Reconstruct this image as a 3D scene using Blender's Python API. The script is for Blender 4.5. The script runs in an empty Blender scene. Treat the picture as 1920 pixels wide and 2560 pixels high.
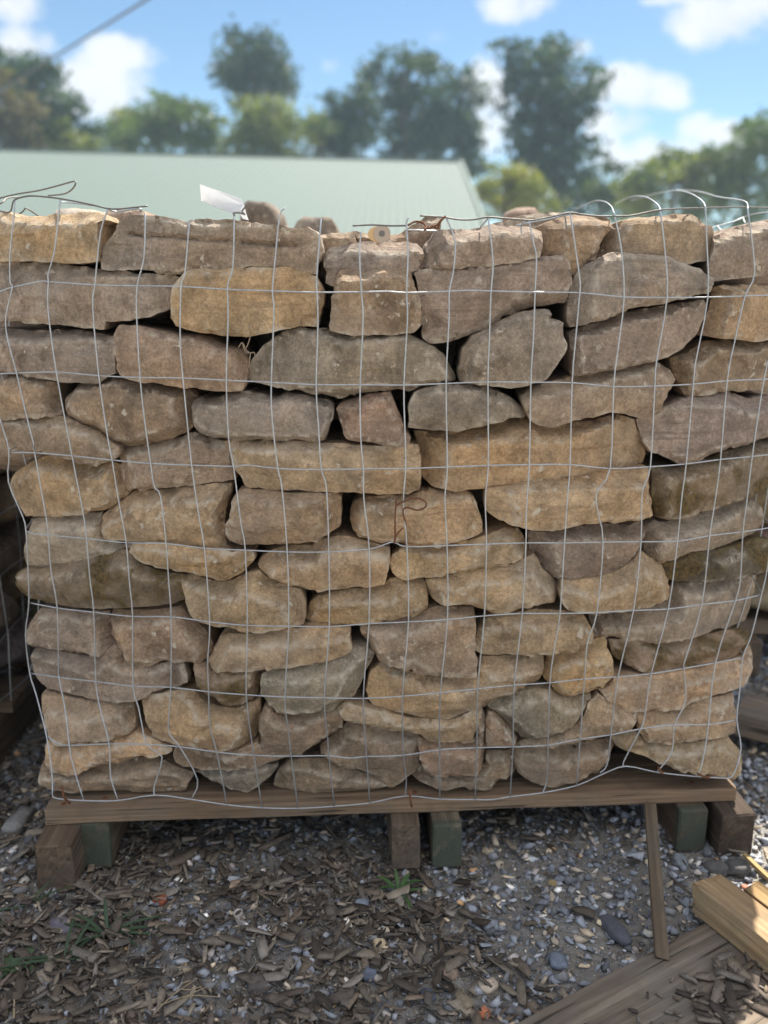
import bpy, bmesh, math, random
import numpy as np
from mathutils import Vector, Matrix
from mathutils.geometry import delaunay_2d_cdt

scene = bpy.context.scene
col = scene.collection
R = math.radians
rnd = random.Random(11)
rng = np.random.default_rng(7)

# ------------------------------------------------------------------ camera
H = 0.80                     # camera height (m)
PITCH = R(14.2)
F = 2220.0                   # focal length in pixels of the 1920 x 2560 photograph
cam_d = bpy.data.cameras.new('camera')
cam = bpy.data.objects.new('camera', cam_d)
col.objects.link(cam)
cam.location = (0, 0, H)
cam.rotation_euler = (R(90) - PITCH, 0, 0)
cam_d.sensor_fit = 'HORIZONTAL'
cam_d.sensor_width = 36.0
cam_d.lens = 36.0 * F / 1920.0
cam_d.clip_start = 0.02
cam_d.clip_end = 3000
cam_d.dof.use_dof = True
cam_d.dof.focus_distance = 1.11
cam_d.dof.aperture_fstop = 3.9
scene.camera = cam

CT, ST = math.cos(PITCH), math.sin(PITCH)
def ray(px, py):
    u = (px - 960.0) / F
    v = (py - 1280.0) / F
    return (u, CT - v * ST, -ST - v * CT)
def at(px, py, Y=None, z=None):
    d = ray(px, py)
    t = Y / d[1] if Y is not None else (z - H) / d[2]
    return Vector((d[0] * t, d[1] * t, H + d[2] * t))

# ------------------------------------------------------------------ sun and sky
SUN_EL, SUN_AZ = R(52), R(22)        # azimuth from +Y towards +X
sun_dir = Vector((math.sin(SUN_AZ) * math.cos(SUN_EL), math.cos(SUN_AZ) * math.cos(SUN_EL), math.sin(SUN_EL)))
sd = bpy.data.lights.new('sun', 'SUN')
sd.energy = 5.0
sd.angle = R(0.53)
sd.color = (1.0, 0.94, 0.84)
sun = bpy.data.objects.new('sun', sd)
col.objects.link(sun)
sun.rotation_euler = sun_dir.to_track_quat('Z', 'Y').to_euler()
sun.location = (3, 8, 12)

world = bpy.data.worlds.new('World')
scene.world = world
world.use_nodes = True
nt = world.node_tree
for n in list(nt.nodes):
    nt.nodes.remove(n)
def N(tree, typ, **kw):
    n = tree.nodes.new(typ)
    for k, v in kw.items():
        setattr(n, k, v)
    return n
def L(tree, a, b):
    tree.links.new(a, b)
def M(tree, op, a, b=None, c=None, clamp=False):
    n = N(tree, 'ShaderNodeMath', operation=op, use_clamp=clamp)
    for i, x in enumerate((a, b, c)):
        if x is None:
            continue
        if isinstance(x, (int, float)):
            n.inputs[i].default_value = x
        else:
            L(tree, x, n.inputs[i])
    return n.outputs[0]
def MIX(tree, fac, a, b, blend='MIX'):
    n = N(tree, 'ShaderNodeMix', data_type='RGBA', blend_type=blend)
    for sock, x in ((n.inputs[0], fac), (n.inputs[6], a), (n.inputs[7], b)):
        if isinstance(x, (int, float)):
            sock.default_value = x
        elif isinstance(x, tuple):
            sock.default_value = x if len(x) == 4 else (*x, 1)
        else:
            L(tree, x, sock)
    return n.outputs[2]
def RAMP(tree, fac, lo, hi, smooth=True):
    n = N(tree, 'ShaderNodeMapRange', interpolation_type='SMOOTHSTEP' if smooth else 'LINEAR')
    n.inputs[1].default_value = lo
    n.inputs[2].default_value = hi
    L(tree, fac, n.inputs[0])
    return n.outputs[0]
def NOISE(tree, vec, scale, detail=3, rough=0.5, lac=2.0, dist=0.0):
    n = N(tree, 'ShaderNodeTexNoise')
    n.inputs['Scale'].default_value = scale
    n.inputs['Detail'].default_value = detail
    n.inputs['Roughness'].default_value = rough
    n.inputs['Lacunarity'].default_value = lac
    n.inputs['Distortion'].default_value = dist
    L(tree, vec, n.inputs['Vector'])
    return n.outputs['Fac']

sky = N(nt, 'ShaderNodeTexSky', sky_type='NISHITA')
sky.sun_disc = False
sky.sun_elevation = SUN_EL
sky.sun_rotation = SUN_AZ
sky.air_density = 1.0
sky.dust_density = 0.25
sky.ozone_density = 2.2
tc = N(nt, 'ShaderNodeTexCoord')
sep = N(nt, 'ShaderNodeSeparateXYZ')
L(nt, tc.outputs['Generated'], sep.inputs[0])
X_, Y_, Z_ = sep.outputs
# scattered fair-weather clouds over the whole dome ...
zc = M(nt, 'MAXIMUM', Z_, 0.06)
cmb = N(nt, 'ShaderNodeCombineXYZ')
L(nt, M(nt, 'DIVIDE', X_, zc), cmb.inputs[0])
L(nt, M(nt, 'DIVIDE', Y_, zc), cmb.inputs[1])
gen = NOISE(nt, cmb.outputs[0], 0.9, 6, 0.55)
gen_mask = M(nt, 'MULTIPLY', RAMP(nt, gen, 0.44, 0.58), RAMP(nt, Z_, 0.02, 0.12))
# ... and the cumulus that stand in the direction the photograph looks
ysafe = M(nt, 'MAXIMUM', Y_, 0.05)
U_ = M(nt, 'DIVIDE', X_, ysafe)
W_ = M(nt, 'DIVIDE', Z_, ysafe)
blobs = [(45, 20, 70, 40, .9), (50, 115, 85, 48, 1.0), (292, 135, 105, 40, 1.05), (225, 225, 150, 70, 1.1), (400, 290, 120, 45, .8),
         (150, 270, 150, 45, .9), (1300, 15, 95, 38, 1.05), (1800, 50, 140, 65, 1.15), (1890, 0, 90, 60, 1.1), (1680, 0, 70, 14, .8),
         (1590, 225, 130, 52, 1.15), (1545, 310, 95, 40, 1.1), (1640, 390, 170, 62, 1.15), (1790, 340, 110, 45, 1.0),
         (1225, 230, 60, 70, 1.0), (1235, 320, 70, 60, .9), (665, 245, 60, 26, .85), (575, 165, 50, 22, .6), (1092, 92, 26, 22, .75),
         (1455, 120, 26, 26, .8), (840, 165, 30, 20, .4), (860, 420, 300, 40, .4)]
wn = N(nt, 'ShaderNodeCombineXYZ')
L(nt, U_, wn.inputs[0]); L(nt, W_, wn.inputs[1])
cn1 = NOISE(nt, wn.outputs[0], 15.0, 6, 0.58)
cn2 = NOISE(nt, wn.outputs[0], 5.0, 2, 0.5)
acc = None
for (bx, by, rx, ry, s) in blobs:
    d = ray(bx, by)
    u0, w0 = d[0] / d[1], d[2] / d[1]
    du = M(nt, 'DIVIDE', M(nt, 'SUBTRACT', U_, u0), rx / F * 1.05)
    dw = M(nt, 'DIVIDE', M(nt, 'SUBTRACT', W_, w0), ry / F * 1.1)
    r2 = M(nt, 'ADD', M(nt, 'MULTIPLY', du, du), M(nt, 'MULTIPLY', dw, dw))
    b = M(nt, 'MULTIPLY', M(nt, 'SUBTRACT', 1.0, r2), s)
    acc = b if acc is None else M(nt, 'MAXIMUM', acc, b)
acc = M(nt, 'ADD', acc, M(nt, 'MULTIPLY', M(nt, 'SUBTRACT', cn1, 0.5), 4.2))
blob_mask = M(nt, 'MULTIPLY', RAMP(nt, acc, -0.15, 1.0), 0.92)
front = RAMP(nt, Y_, 0.55, 0.80)
mask = M(nt, 'ADD', M(nt, 'MULTIPLY', gen_mask, M(nt, 'SUBTRACT', 1.0, front)), M(nt, 'MULTIPLY', blob_mask, front), clamp=True)
CLOUD = (8.8, 8.9, 9.2)
# clouds facing the sun (behind the camera) show their bright side
sunside = RAMP(nt, Y_, 0.35, -0.35)
cl = MIX(nt, RAMP(nt, cn1, 0.3, 0.7), (CLOUD[0] * .86, CLOUD[1] * .87, CLOUD[2] * .89), CLOUD)
cl = MIX(nt, sunside, cl, MIX(nt, 1.0, cl, (2.0, 1.95, 1.88), 'MULTIPLY'))
SKYTINT = (0.76, 0.94, 1.04)
skyc = MIX(nt, 1.0, sky.outputs[0], SKYTINT, 'MULTIPLY')
bg = N(nt, 'ShaderNodeBackground')
L(nt, MIX(nt, mask, skyc, cl), bg.inputs[0])
bg.inputs[1].default_value = 0.05
wo = N(nt, 'ShaderNodeOutputWorld')
L(nt, bg.outputs[0], wo.inputs[0])

vs = scene.view_settings
scene.display_settings.display_device = 'sRGB'
vs.view_transform = 'Standard'
vs.look = 'None'
vs.gamma = 1.0
vs.use_curve_mapping = False
vs.exposure = 1.2
scene.render.engine = 'CYCLES'
scene.cycles.max_bounces = 6
scene.cycles.diffuse_bounces = 4
scene.cycles.glossy_bounces = 2
scene.cycles.transmission_bounces = 2
scene.cycles.volume_bounces = 1
scene.cycles.sample_clamp_indirect = 8.0
scene.cycles.use_denoising = True

# ------------------------------------------------------------------ helpers
def tag(o, label=None, cat=None, group=None, kind=None):
    if label: o['label'] = label
    if cat: o['category'] = cat
    if group: o['group'] = group
    if kind: o['kind'] = kind
    return o
def empty(name, loc, label=None, cat=None, group=None):
    o = bpy.data.objects.new(name, None)
    o.location = loc
    o.empty_display_size = 0.1
    col.objects.link(o)
    return tag(o, label, cat, group)
def mk(name, V, Fc, mat, parent=None, smooth=False, color=None, origin=None, attrs=None):
    """one mesh object; V in world coordinates, origin moves the object's origin"""
    V = np.asarray(V, dtype=np.float64).reshape(-1, 3)
    o_ = np.array(origin if origin is not None else (0, 0, 0), dtype=np.float64)
    me = bpy.data.meshes.new(name)
    Vl = V - o_
    if isinstance(Fc, np.ndarray):
        nf, k = Fc.shape
        me.vertices.add(len(Vl))
        me.vertices.foreach_set('co', Vl.astype(np.float32).ravel())
        me.loops.add(nf * k)
        me.loops.foreach_set('vertex_index', Fc.astype(np.int32).ravel())
        me.polygons.add(nf)
        me.polygons.foreach_set('loop_start', np.arange(0, nf * k, k, dtype=np.int32))
        me.update(calc_edges=True)
        me.validate()
    else:
        me.from_pydata([tuple(v) for v in Vl], [], [tuple(f) for f in Fc])
        me.update()
    if smooth:
        me.polygons.foreach_set('use_smooth', np.ones(len(me.polygons), dtype=bool))
    if color is not None:
        a = me.color_attributes.new('Col', 'FLOAT_COLOR', 'POINT')
        c = np.ones((len(Vl), 4), dtype=np.float32)
        c[:, :3] = color
        a.data.foreach_set('color', c.ravel())
    if attrs:
        for k_, vals in attrs.items():
            a = me.attributes.new(k_, 'FLOAT', 'POINT')
            a.data.foreach_set('value', np.asarray(vals, dtype=np.float32))
    if mat: me.materials.append(mat)
    o = bpy.data.objects.new(name, me)
    col.objects.link(o)
    if parent is not None:
        o.parent = parent
        o.location = Vector(o_) - Vector(world_loc(parent))
    else:
        o.location = Vector(o_)
    return o
def world_loc(o):
    v = Vector(o.location)
    while o.parent is not None:
        o = o.parent
        v = v + Vector(o.location)
    return v

def _hash(i, j, k, seed):
    n = (i * 374761393 + j * 668265263 + k * 2147483647 + seed * 1274126177) & 0xffffffff
    n = ((n ^ (n >> 13)) * 1274126177) & 0xffffffff
    n = (n ^ (n >> 16)) & 0xffffffff
    return n.astype(np.float64) / 4294967295.0
def vnoise(P, seed=0):
    P = np.asarray(P, dtype=np.float64)
    I = np.floor(P).astype(np.int64)
    f = P - I
    f = f * f * f * (f * (f * 6 - 15) + 10)
    r = 0
    for a in (0, 1):
        for b in (0, 1):
            for c in (0, 1):
                w = (f[:, 0] if a else 1 - f[:, 0]) * (f[:, 1] if b else 1 - f[:, 1]) * (f[:, 2] if c else 1 - f[:, 2])
                r = r + w * _hash(I[:, 0] + a, I[:, 1] + b, I[:, 2] + c, seed)
    return r * 2 - 1
def fbm(P, seed=0, oct=4, gain=0.5):
    r = 0; a = 1.0
    P = np.asarray(P, dtype=np.float64)
    for o in range(oct):
        r = r + a * vnoise(P * (2.03 ** o) + o * 17.3, seed + o)
        a *= gain
    return r

def catmull(pts, sub=4):
    P = [Vector(p) for p in pts]
    if len(P) < 3: return P
    out = []
    for i in range(len(P) - 1):
        p0 = P[max(i - 1, 0)]; p1 = P[i]; p2 = P[i + 1]; p3 = P[min(i + 2, len(P) - 1)]
        for k in range(sub):
            t = k / sub
            out.append(0.5 * ((2 * p1) + (p2 - p0) * t + (2 * p0 - 5 * p1 + 4 * p2 - p3) * t * t + (3 * p1 - p0 - 3 * p2 + p3) * t ** 3))
    out.append(P[-1])
    return out
def tube(pts, r, sides=7, taper=None):
    P = [Vector(p) for p in pts]
    V, Fc = [], []
    nrm = None
    for i, p in enumerate(P):
        t = (P[min(i + 1, len(P) - 1)] - P[max(i - 1, 0)])
        if t.length < 1e-9: t = Vector((0, 0, 1))
        t.normalize()
        if nrm is None:
            nrm = t.cross(Vector((0.31, 0.2, 0.93)))
            if nrm.length < 1e-4: nrm = t.cross(Vector((1, 0, 0)))
        nrm = (nrm - t * nrm.dot(t)).normalized()
        b = t.cross(nrm)
        rr = r if taper is None else r * taper(i / max(len(P) - 1, 1))
        for s in range(sides):
            a = 2 * math.pi * s / sides
            V.append(p + (nrm * math.cos(a) + b * math.sin(a)) * rr)
    n = len(P)
    for i in range(n - 1):
        for s in range(sides):
            s2 = (s + 1) % sides
            Fc.append((i * sides + s, i * sides + s2, (i + 1) * sides + s2, (i + 1) * sides + s))
    Fc.append(tuple(range(sides - 1, -1, -1)))
    Fc.append(tuple((n - 1) * sides + s for s in range(sides)))
    return V, Fc

def new_mat(name):
    m = bpy.data.materials.new(name)
    m.use_nodes = True
    t = m.node_tree
    b = t.nodes['Principled BSDF']
    return m, t, b
def bump(t, h, strength, dist, normal=None):
    n = N(t, 'ShaderNodeBump')
    n.inputs['Strength'].default_value = strength
    n.inputs['Distance'].default_value = dist
    L(t, h, n.inputs['Height'])
    if normal is not None: L(t, normal, n.inputs['Normal'])
    return n.outputs[0]

# ------------------------------------------------------------------ materials
def stone_material():
    m, t, b = new_mat('sandstone')
    tcn = N(t, 'ShaderNodeTexCoord'); oi = N(t, 'ShaderNodeObjectInfo')
    off = N(t, 'ShaderNodeVectorMath', operation='SCALE')
    cv = N(t, 'ShaderNodeCombineXYZ')
    for i, k in enumerate((37.0, 91.0, 53.0)):
        L(t, M(t, 'MULTIPLY', oi.outputs['Random'], k), cv.inputs[i])
    ad = N(t, 'ShaderNodeVectorMath', operation='ADD')
    L(t, tcn.outputs['Object'], ad.inputs[0]); L(t, cv.outputs[0], ad.inputs[1])
    v = ad.outputs[0]
    n_big = NOISE(t, v, 9, 5, 0.6)
    n_mid = NOISE(t, v, 32, 5, 0.65)
    n_fine = NOISE(t, v, 210, 4, 0.7)
    n_grit = NOISE(t, v, 620, 2, 0.6)
    n_spot = NOISE(t, v, 75, 3, 0.55)
    n_st = NOISE(t, v, 15, 4, 0.6, dist=0.6)
    base = oi.outputs['Color']
    c = MIX(t, RAMP(t, n_big, 0.42, 0.70), base, MIX(t, 1.0, base, (1.08, 1.0, 0.89), 'MULTIPLY'))
    c = MIX(t, M(t, 'MULTIPLY', RAMP(t, n_big, 0.52, 0.30), 0.75), c, MIX(t, 1.0, base, (0.80, 0.80, 0.83), 'MULTIPLY'))
    c = MIX(t, M(t, 'MULTIPLY', RAMP(t, n_st, 0.54, 0.70), 0.75), c, MIX(t, 1.0, base, (0.5, 0.46, 0.43), 'MULTIPLY'))
    mot = M(t, 'MULTIPLY_ADD', n_mid, 2.1, -0.05)
    fin = M(t, 'MULTIPLY_ADD', n_fine, 1.75, 0.13)
    grt = M(t, 'MULTIPLY_ADD', n_grit, 1.2, 0.4)
    g = M(t, 'MULTIPLY', M(t, 'MULTIPLY', mot, fin), grt)
    cc = N(t, 'ShaderNodeCombineColor')
    for i in range(3): L(t, g, cc.inputs[i])
    c = MIX(t, 0.85, c, MIX(t, 1.0, c, cc.outputs[0], 'MULTIPLY'))
    # bedding: fine layers seen on some of the stones
    ml = N(t, 'ShaderNodeMapping'); ml.inputs['Scale'].default_value = (7, 7, 85)
    L(t, v, ml.inputs['Vector'])
    n_lay = NOISE(t, ml.outputs[0], 1.0, 4, 0.6, dist=0.4)
    lay_on = RAMP(t, oi.outputs['Random'], 0.45, 0.75)
    c = MIX(t, M(t, 'MULTIPLY', M(t, 'MULTIPLY', RAMP(t, n_lay, 0.52, 0.66), lay_on), 0.55), c, MIX(t, 1.0, base, (0.55, 0.52, 0.5), 'MULTIPLY'))
    # soil smears and pale scuffs
    n_so = NOISE(t, v, 30, 6, 0.72, dist=0.8)
    c = MIX(t, M(t, 'MULTIPLY', RAMP(t, n_so, 0.55, 0.68), 0.6), c, MIX(t, 1.0, base, (0.45, 0.41, 0.38), 'MULTIPLY'))
    ms = N(t, 'ShaderNodeMapping'); ms.inputs['Scale'].default_value = (34, 34, 70); ms.inputs['Rotation'].default_value = (0.3, 0.5, 0.2)
    L(t, v, ms.inputs['Vector'])
    n_sc = NOISE(t, ms.outputs[0], 1.0, 6, 0.75, dist=1.5)
    c = MIX(t, M(t, 'MULTIPLY', RAMP(t, n_sc, 0.60, 0.70), 0.42), c, (0.47, 0.41, 0.34, 1))
    # dry dust in broad patches
    n_du = NOISE(t, v, 6.5, 4, 0.65)
    c = MIX(t, M(t, 'MULTIPLY', RAMP(t, n_du, 0.50, 0.68), 0.2), c, (0.40, 0.335, 0.265, 1))
    # pale crust on chipped edges and in scattered flecks
    wear = N(t, 'ShaderNodeAttribute', attribute_name='wear')
    wm = M(t, 'MULTIPLY', wear.outputs['Fac'], RAMP(t, n_spot, 0.40, 0.52))
    fl = M(t, 'MULTIPLY', RAMP(t, n_spot, 0.60, 0.67), RAMP(t, n_st, 0.50, 0.62))
    c = MIX(t, M(t, 'MULTIPLY', M(t, 'MAXIMUM', wm, fl), 0.85), c, (0.52, 0.45, 0.36, 1))
    # dark pits
    pit = RAMP(t, NOISE(t, v, 120, 2, 0.5), 0.34, 0.26)
    c = MIX(t, M(t, 'MULTIPLY', pit, 0.3), c, (0.05, 0.042, 0.035, 1))
    # moss and algae: amount travels in the object colour's alpha
    mo = M(t, 'SUBTRACT', 1.0, oi.outputs['Alpha'])
    mm = M(t, 'ADD', M(t, 'ADD', n_st, M(t, 'MULTIPLY', M(t, 'SUBTRACT', n_fine, 0.5), 0.35)), mo)
    mmask = M(t, 'MULTIPLY', RAMP(t, mm, 0.86, 1.06), RAMP(t, mo, 0.02, 0.1))
    mcol = MIX(t, RAMP(t, n_fine, 0.3, 0.7), (0.035, 0.024, 0.010, 1), (0.15, 0.10, 0.035, 1))
    c = MIX(t, M(t, 'MULTIPLY', mmask, 0.9), c, mcol)
    L(t, c, b.inputs['Base Color'])
    b.inputs['Roughness'].default_value = 0.93
    b.inputs['Specular IOR Level'].default_value = 0.25
    h1 = bump(t, n_mid, 0.28, 0.004)
    h2 = bump(t, n_fine, 0.75, 0.0026, h1)
    h2 = bump(t, n_so, 0.3, 0.003, h2)
    crk = N(t, 'ShaderNodeTexVoronoi', feature='DISTANCE_TO_EDGE')
    crk.inputs['Scale'].default_value = 13
    wv = N(t, 'ShaderNodeVectorMath', operation='ADD')
    wsc = N(t, 'ShaderNodeCombineXYZ')
    for i in range(3): L(t, M(t, 'MULTIPLY', n_st if i != 1 else n_mid, 0.16), wsc.inputs[i])
    L(t, v, wv.inputs[0]); L(t, wsc.outputs[0], wv.inputs[1])
    L(t, wv.outputs[0], crk.inputs['Vector'])
    ck = M(t, 'MULTIPLY', RAMP(t, crk.outputs['Distance'], 0.0, 0.03), 1.0)
    h3 = bump(t, ck, 0.08, 0.003, h2)
    h3 = bump(t, M(t, 'MULTIPLY', n_lay, lay_on), 0.5, 0.003, h3)
    h4 = bump(t, n_grit, 0.35, 0.0006, h3)
    L(t, h4, b.inputs['Normal'])
    return m
def plain(name, c, rough=0.8, metal=0.0, spec=0.4):
    m, t, b = new_mat(name)
    tcn = N(t, 'ShaderNodeTexCoord')
    n = NOISE(t, tcn.outputs['Object'], 40, 4, 0.6)
    L(t, MIX(t, n, tuple(x * 0.75 for x in c), tuple(min(x * 1.25, 1) for x in c)), b.inputs['Base Color'])
    b.inputs['Roughness'].default_value = rough
    b.inputs['Metallic'].default_value = metal
    b.inputs['Specular IOR Level'].default_value = spec
    return m
def attr_mat(name, rough=0.9, grain=300, amt=0.8, bumpd=0.0006, sub=0.0):
    m, t, b = new_mat(name)
    tcn = N(t, 'ShaderNodeTexCoord')
    a = N(t, 'ShaderNodeAttribute', attribute_name='Col')
    n1 = NOISE(t, tcn.outputs['Object'], grain, 4, 0.65)
    n2 = NOISE(t, tcn.outputs['Object'], grain * 0.25, 2, 0.5)
    g = M(t, 'MULTIPLY', M(t, 'MULTIPLY_ADD', n1, amt, 1 - amt / 2), M(t, 'MULTIPLY_ADD', n2, amt, 1 - amt / 2))
    cc = N(t, 'ShaderNodeCombineColor')
    for i in range(3): L(t, g, cc.inputs[i])
    L(t, MIX(t, 1.0, a.outputs['Color'], cc.outputs[0], 'MULTIPLY'), b.inputs['Base Color'])
    b.inputs['Roughness'].default_value = rough
    b.inputs['Specular IOR Level'].default_value = 0.3
    if bumpd: L(t, bump(t, n1, 0.6, bumpd), b.inputs['Normal'])
    return m
def wood_material(name='weathered_wood', green=False):
    m, t, b = new_mat(name)
    tcn = N(t, 'ShaderNodeTexCoord'); oi = N(t, 'ShaderNodeObjectInfo')
    mp = N(t, 'ShaderNodeMapping')
    L(t, tcn.outputs['Object'], mp.inputs['Vector'])
    mp.inputs['Scale'].default_value = (2.2, 60, 60)
    ro = N(t, 'ShaderNodeVectorMath', operation='ADD')
    cv = N(t, 'ShaderNodeCombineXYZ')
    for i, k in enumerate((7.0, 41.0, 23.0)): L(t, M(t, 'MULTIPLY', oi.outputs['Random'], k), cv.inputs[i])
    L(t, mp.outputs[0], ro.inputs[0]); L(t, cv.outputs[0], ro.inputs[1])
    n1 = NOISE(t, ro.outputs[0], 1.6, 5, 0.6, dist=0.3)
    n2 = NOISE(t, ro.outputs[0], 6.0, 3, 0.6)
    n3 = NOISE(t, tcn.outputs['Object'], 22, 4, 0.6)
    wv = N(t, 'ShaderNodeTexWave', wave_type='RINGS', rings_direction='X')
    wv.inputs['Scale'].default_value = 42
    wv.inputs['Distortion'].default_value = 1.6
    wv.inputs['Detail Scale'].default_value = 1.2
    ad = N(t, 'ShaderNodeVectorMath', operation='ADD')
    ad.inputs[1].default_value = (0, 0.055, 0.03)
    mp2 = N(t, 'ShaderNodeMapping'); mp2.inputs['Scale'].default_value = (0.15, 1, 1)
    L(t, tcn.outputs['Object'], mp2.inputs['Vector'])
    L(t, mp2.outputs[0], ad.inputs[0]); L(t, ad.outputs[0], wv.inputs['Vector'])
    base = oi.outputs['Color']
    c = MIX(t, RAMP(t, n1, 0.35, 0.7), MIX(t, 1.0, base, (0.6, 0.56, 0.53), 'MULTIPLY'), MIX(t, 1.0, base, (1.18, 1.12, 1.04), 'MULTIPLY'))
    c = MIX(t, M(t, 'MULTIPLY', wv.outputs['Fac'], 0.35), c, MIX(t, 1.0, base, (0.62, 0.5, 0.42), 'MULTIPLY'))
    c = MIX(t, M(t, 'MULTIPLY', RAMP(t, n3, 0.5, 0.72), 0.55), c, MIX(t, 1.0, base, (0.5, 0.52, 0.55), 'MULTIPLY'))
    c = MIX(t, M(t, 'MULTIPLY', RAMP(t, n2, 0.66, 0.76), 0.7), c, (0.03, 0.024, 0.02, 1))
    n4 = NOISE(t, tcn.outputs['Object'], 9, 5, 0.7)
    c = MIX(t, M(t, 'MULTIPLY', RAMP(t, n4, 0.48, 0.66), 0.5), c, MIX(t, 1.0, base, (0.72, 0.78, 0.86), 'MULTIPLY'))
    c = MIX(t, M(t, 'MULTIPLY', RAMP(t, NOISE(t, ro.outputs[0], 3.2, 2, 0.5), 0.36, 0.30), 0.8), c, (0.035, 0.028, 0.022, 1))
    if green:
        sp = N(t, 'ShaderNodeSeparateXYZ'); L(t, tcn.outputs['Object'], sp.inputs[0])
        e = M(t, 'ADD', sp.outputs[0], M(t, 'MULTIPLY', n3, 0.012))
        mk_ = M(t, 'MULTIPLY', RAMP(t, e, 0.022, 0.012), RAMP(t, n3, 0.25, 0.5))
        c = MIX(t, M(t, 'MULTIPLY', mk_, 0.85), c, MIX(t, n2, (0.035, 0.045, 0.034, 1), (0.09, 0.105, 0.083, 1)))
    L(t, c, b.inputs['Base Color'])
    b.inputs['Roughness'].default_value = 0.88
    b.inputs['Specular IOR Level'].default_value = 0.25
    h = bump(t, n1, 0.5, 0.002)
    h = bump(t, n2, 0.5, 0.0012, h)
    L(t, bump(t, wv.outputs['Fac'], 0.25, 0.0012, h), b.inputs['Normal'])
    return m
def foliage_material(name, rough=0.6):
    m, t, b = new_mat(name)
    a = N(t, 'ShaderNodeAttribute', attribute_name='Col')
    L(t, a.outputs['Color'], b.inputs['Base Color'])
    b.inputs['Roughness'].default_value = rough
    b.inputs['Specular IOR Level'].default_value = 0.3
    tr = N(t, 'ShaderNodeBsdfTranslucent')
    L(t, MIX(t, 1.0, a.outputs['Color'], (1.3, 1.5, 0.6), 'MULTIPLY'), tr.inputs['Color'])
    mx = N(t, 'ShaderNodeMixShader'); mx.inputs[0].default_value = 0.35
    L(t, b.outputs[0], mx.inputs[1]); L(t, tr.outputs[0], mx.inputs[2])
    L(t, mx.outputs[0], t.nodes['Material Output'].inputs['Surface'])
    return m

MS = stone_material()
MW = wood_material()
MWG = wood_material('green_ended_wood', True)
MPEB = attr_mat('gravel_stone', 0.88, 260, 0.7)
MCHIP = attr_mat('wood_chip', 0.92, 420, 0.9)
MLEAF = foliage_material('tree_foliage')
MGRASS = foliage_material('weed_leaf', 0.5)
MWIRE, _t, _b = new_mat('galvanised_wire')
_tc = N(_t, 'ShaderNodeTexCoord')
_n = NOISE(_t, _tc.outputs['Object'], 130, 3, 0.6)
L(_t, MIX(_t, _n, (0.24, 0.25, 0.27, 1), (0.60, 0.62, 0.64, 1)), _b.inputs['Base Color'])
_b.inputs['Metallic'].default_value = 0.6
L(_t, M(_t, 'MULTIPLY_ADD', _n, 0.3, 0.28), _b.inputs['Roughness'])
MDARKW = plain('dulled_wire', (0.16, 0.15, 0.14), 0.55, 0.6)
MRUST = plain('rusty_wire', (0.16, 0.065, 0.03), 0.85, 0.2)
MBARK = plain('bark', (0.09, 0.075, 0.06), 0.95)
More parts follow.
